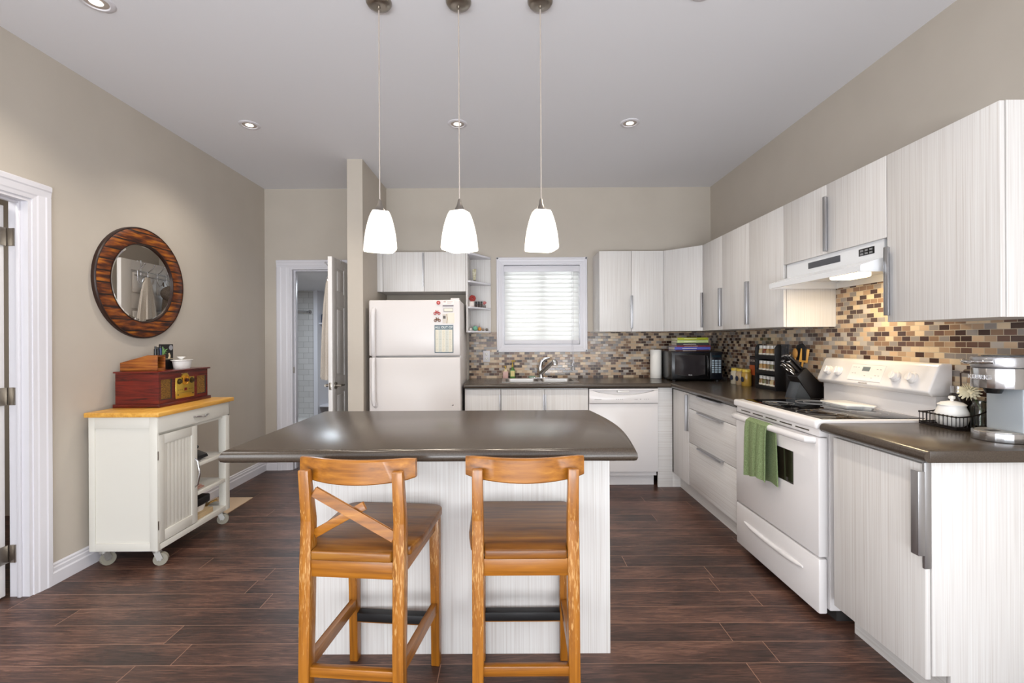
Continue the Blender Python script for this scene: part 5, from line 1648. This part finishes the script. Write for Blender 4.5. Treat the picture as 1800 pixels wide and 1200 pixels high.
# on the radio
OY0, OY1 = 2.815, 2.885
t = thing('letter_holder', 'wedge-shaped oak desk holder on the radio', 'holder', (-2.29, 2.85, RT))
wedge = [(-2.405, RT), (-2.175, RT), (-2.175, RT + .098), (-2.235, RT + .098), (-2.405, RT + .052)]
for a, b in ((OY0, OY0 + .008), (OY1 - .008, OY1)):
    MB().prism(wedge, 'Y', a, b, .001).build('side_panel', M['oak'], t)
MB().box(-2.40, -2.176, OY0 + .008, OY1 - .008, RT, RT + .018).prism([(-2.405, RT + .044), (-2.235, RT + .089), (-2.175, RT + .089), (-2.175, RT + .098), (-2.235, RT + .098), (-2.405, RT + .052)], 'Y', OY0 + .008, OY1 - .008).box(-2.405, -2.397, OY0 + .008, OY1 - .008, RT + .018, RT + .05).build('frame', M['oak'], t)
MB().box(-2.27, -2.262, OY0 + .008, OY1 - .008, RT + .018, RT + .088).build('inner_back', M['shadowgap'], t)
for x, y, hgt, c, lb in ((-2.20, 2.835, .055, '15161A', 'short black bottle standing on the oak holder, nearest the camera side'), (-2.20, 2.855, .050, '1A1A22', 'middle black bottle standing on the oak holder'), (-2.20, 2.874, .06, '1C2F63', 'dark blue slim bottle standing on the oak holder')):
    b_o = tag(MB().cyl((x, y, RT + .0982), (x, y, RT + .098 + hgt * .7), .0085, seg=14).build('small_bottle', mat('small_bottle_' + c, c, 0.25)), lb.replace(', nearest the camera side', ' at its outer side'), 'bottle')
    MB().cyl((x, y, RT + .098 + hgt * .7), (x, y, RT + .098 + hgt), .0055, seg=12).build('cap', M['black'], b_o)
t = thing('picture_card', 'black card with a potted plant picture standing on the radio', 'card', (-2.30, 2.99, RT))
PX = -2.245
MB().box(PX - .004, PX, 2.925, 3.045, RT + .0005, RT + .165).build('card_panel', mat('black_card', '131214', 0.35), t)
mb = MB()
for k in range(11):
    a = PI * (.08 + .84 * k / 10)
    L0 = .035 + .012 * ((k * 7) % 3)
    mb.tube([(PX + .0004, 2.953, RT + .095), (PX + .0008, 2.953 + .6 * L0 * math.cos(a), RT + .098 + .75 * L0 * math.sin(a)), (PX + .0004, 2.953 + 1.0 * L0 * math.cos(a), RT + .095 + .95 * L0 * math.sin(a))], [.0015, .004, .001], 6, flat=.3)
mb.build('printed_leaves', mat('leaf_print', '6E9A5A', 0.6), t)
MB().prism([(2.938, RT + .095), (2.968, RT + .095), (2.963, RT + .072), (2.943, RT + .072)], 'X', PX, PX + .0008).prism([(2.998, RT + .072), (3.018, RT + .072), (3.022, RT + .09), (3.012, RT + .108), (3.002, RT + .104), (3.006, RT + .088)], 'X', PX, PX + .0008).box(PX, PX + .0006, 2.926, 3.044, RT + .068, RT + .0705).build('printed_pot', mat('cream_print', 'E0CDA8', 0.6), t)
MB().lathe([(.0, 0), (.017, 0), (.017, .0008), (0, .0008)], (PX, 3.025, RT + .142), 20, 'X').build('printed_oval', mat('grey_print_oval', '9B9BA0', 0.5), t)
p = (-2.20, 3.065, RT)
t = thing('butter_dish', 'white oval ceramic dish with a tiny cup lid on the radio', 'dish', p)
MB().loft([[(p[0] + .048 * k * math.cos(a), p[1] + .078 * k * math.sin(a), RT + zz) for a in [2 * PI * q / 32 for q in range(32)]] for k, zz in ((.76, .0005), (.8, .004), (.86, .03), (.92, .05), (1.06, .056), (1.06, .060), (.95, .0605))]).build('dish', M['ceramic'], t)
MB().lathe([(0, .060), (.008, .061), (.010, .066), (.024, .078), (.025, .081), (.020, .080), (0, .070)], (p[0], p[1] - .008, RT), 22).build('lid_cup', M['ceramic'], t)

# ------------------------------------------------------------------ round mirror
MYc, MZc = 3.03, 1.682
m, N, L, b = newmat('dark_orange_barn_boards')
tc = N.new('ShaderNodeTexCoord')
sx = N.new('ShaderNodeSeparateXYZ')
L.new(tc.outputs['Object'], sx.inputs[0])
zz = math_node(N, L, 'MULTIPLY', math_node(N, L, 'ADD', sx.outputs[2], 5.0), 1 / .072)
fr_ = math_node(N, L, 'FRACT', zz)
rw = math_node(N, L, 'FLOOR', zz)
cv = N.new('ShaderNodeCombineXYZ')
L.new(rw, cv.inputs[0])
L.new(math_node(N, L, 'MULTIPLY', sx.outputs[1], 7.0), cv.inputs[1])
L.new(math_node(N, L, 'MULTIPLY', sx.outputs[2], 45.0), cv.inputs[2])
nz = N.new('ShaderNodeTexNoise')
nz.inputs['Scale'].default_value = 1.0
nz.inputs['Detail'].default_value = 4
L.new(cv.outputs[0], nz.inputs['Vector'])
col = ramp(N, L, nz.outputs['Fac'], [(.32, '240F08'), (.45, '4E220D'), (.57, '84430F'), (.70, 'AE6A1C')])
gap = math_node(N, L, 'LESS_THAN', fr_, .11)
mx = nd(N, 'ShaderNodeMix', data_type='RGBA')
L.new(gap, mx.inputs['Factor'])
L.new(col, mx.inputs['A'])
mx.inputs['B'].default_value = lin('1A0D08')
L.new(mx.outputs['Result'], b.inputs['Base Color'])
b.inputs['Roughness'].default_value = .42
M['barn'] = m
t = thing('round_mirror', 'round mirror in a wide dark plank frame on the wall above the cart', 'mirror', (XL, MYc, MZc - .36))
c = (XL, MYc, MZc)
MB().lathe([(.362, .0), (.362, .018), (.356, .023), (.262, .023), (.256, .020), (.256, .0)], c, 72, 'X').build('wood_frame', M['barn'], t)
MB().lathe([(.366, .0), (.366, .019), (.361, .0245), (.356, .0235), (.356, .0)], c, 72, 'X').lathe([(.262, .010), (.262, .0245), (.256, .0245), (.254, .010)], c, 72, 'X').build('dark_rim', mat('dark_brown_rim', '2A140B', 0.4), t)
MB().lathe([(.257, .012), (.240, .0155), (0, .0155)], c, 72, 'X').build('mirror_glass', M['mirror'], t, auto=5)

# ------------------------------------------------------------------ lights
def recessed(x, y, label, power):
    t = thing('recessed_light', label, 'ceiling light', (x, y, H), 'recessed ceiling lights')
    MB().lathe([(.068, 0), (.068, -.003), (.060, -.007), (.050, -.007), (.046, -.002), (.046, 0.0)], (x, y, H), 36).build('trim_ring', M['trim'], t)
    MB().lathe([(.046, -.003), (.044, -.004), (.026, -.0035), (.026, -.0015), (.046, -.001)], (x, y, H), 32).build('baffle', mat('warm_grey_baffle', 'B9ADA4', 0.5), t)
    MB().lathe([(0, -.005), (.022, -.0048), (.027, -.003), (.027, -.001)], (x, y, H), 24).build('lens', M['lamp'], t)
    d = bpy.data.lights.new('downlight', 'SPOT')
    d.energy = power
    d.color = (1.0, .91, .79)
    d.spot_size = math.radians(125)
    d.spot_blend = .8
    d.shadow_soft_size = .03
    o = bpy.data.objects.new('downlight', d)
    C.objects.link(o)
    o.parent = t
    o.location = (0, 0, -.02)


PW = 32
recessed(-1.82, 3.21, 'recessed ceiling light above the rolling cart', PW)
recessed(-.353, 3.21, 'recessed ceiling light behind the middle pendant', PW)
recessed(.863, 3.21, 'recessed ceiling light towards the stove side', PW)
recessed(-1.842, 2.04, 'recessed ceiling light cut by the photo top above the left doorway', PW)
recessed(.863, 1.985, 'recessed ceiling light just past the top edge, above the drawers', PW)
recessed(-1.842, .4, 'unseen recessed ceiling light added over the living end, door side', 16)  # extra unseen downlight, added to light the room
recessed(.863, .4, 'unseen recessed ceiling light added over the living end, stove side', 12)  # second added downlight, also out of view

for x, rz, lb in ((-.577, 25, 'white glass pendant lamp nearest the mirror wall'), (-.218, -24, 'white glass pendant lamp in the middle of three'), (.150, 12, 'white glass pendant lamp nearest the stove side')):
    y = 2.05
    t = thing('pendant_lamp', lb, 'pendant lamp', (x, y, 1.70), 'pendant lamps over the island')
    MB().lathe([(0, H - .024), (.03, H - .023), (.050, H - .016), (.057, H - .005), (.057, H)], (x, y, 0), 32).cyl((x, y, H - .034), (x, y, H - .022), .007, seg=14).build('canopy', M['nickel'], t)
    MB().tube([(x, y, H - .04), (x, y, 1.92)], .0032, 8).build('cord', mat('clear_twisted_cord', 'B2A79E', 0.3, 0.2), t)
    MB().lathe([(.004, 1.93), (.007, 1.925), (.011, 1.905), (.022, 1.882), (.033, 1.872), (.0, 1.872)], (x, y, 0), 28).build('socket_cup', M['nickel'], t)
    rings = []
    pr = [(1.873, .032), (1.872, .037), (1.855, .044), (1.83, .051), (1.80, .0575), (1.765, .063), (1.73, .0665), (1.705, .068), (1.700, .0655)]
    inn = [(1.703, .063), (1.73, .063), (1.80, .053), (1.85, .040)]
    for z, r in pr + inn:
        ring = []
        for k in range(40):
            a = 2 * PI * k / 40
            cx, sy = math.cos(a), math.sin(a)
            q = (abs(cx) ** 7 + abs(sy) ** 7) ** (-1 / 7)
            ring.append((x + r * q * cx, y + r * q * sy, z))
        rings.append(ring)
    MB().loft(rings).build('shade', M['shade'], t, auto=50)
    t.rotation_euler.z = math.radians(rz)
    d = bpy.data.lights.new('pendant_bulb', 'POINT')
    d.energy = 4.0
    d.color = (1.0, .90, .76)
    d.shadow_soft_size = .02
    o = bpy.data.objects.new('pendant_bulb', d)
    C.objects.link(o)
    o.parent = t
    o.location = (0, 0, .03)
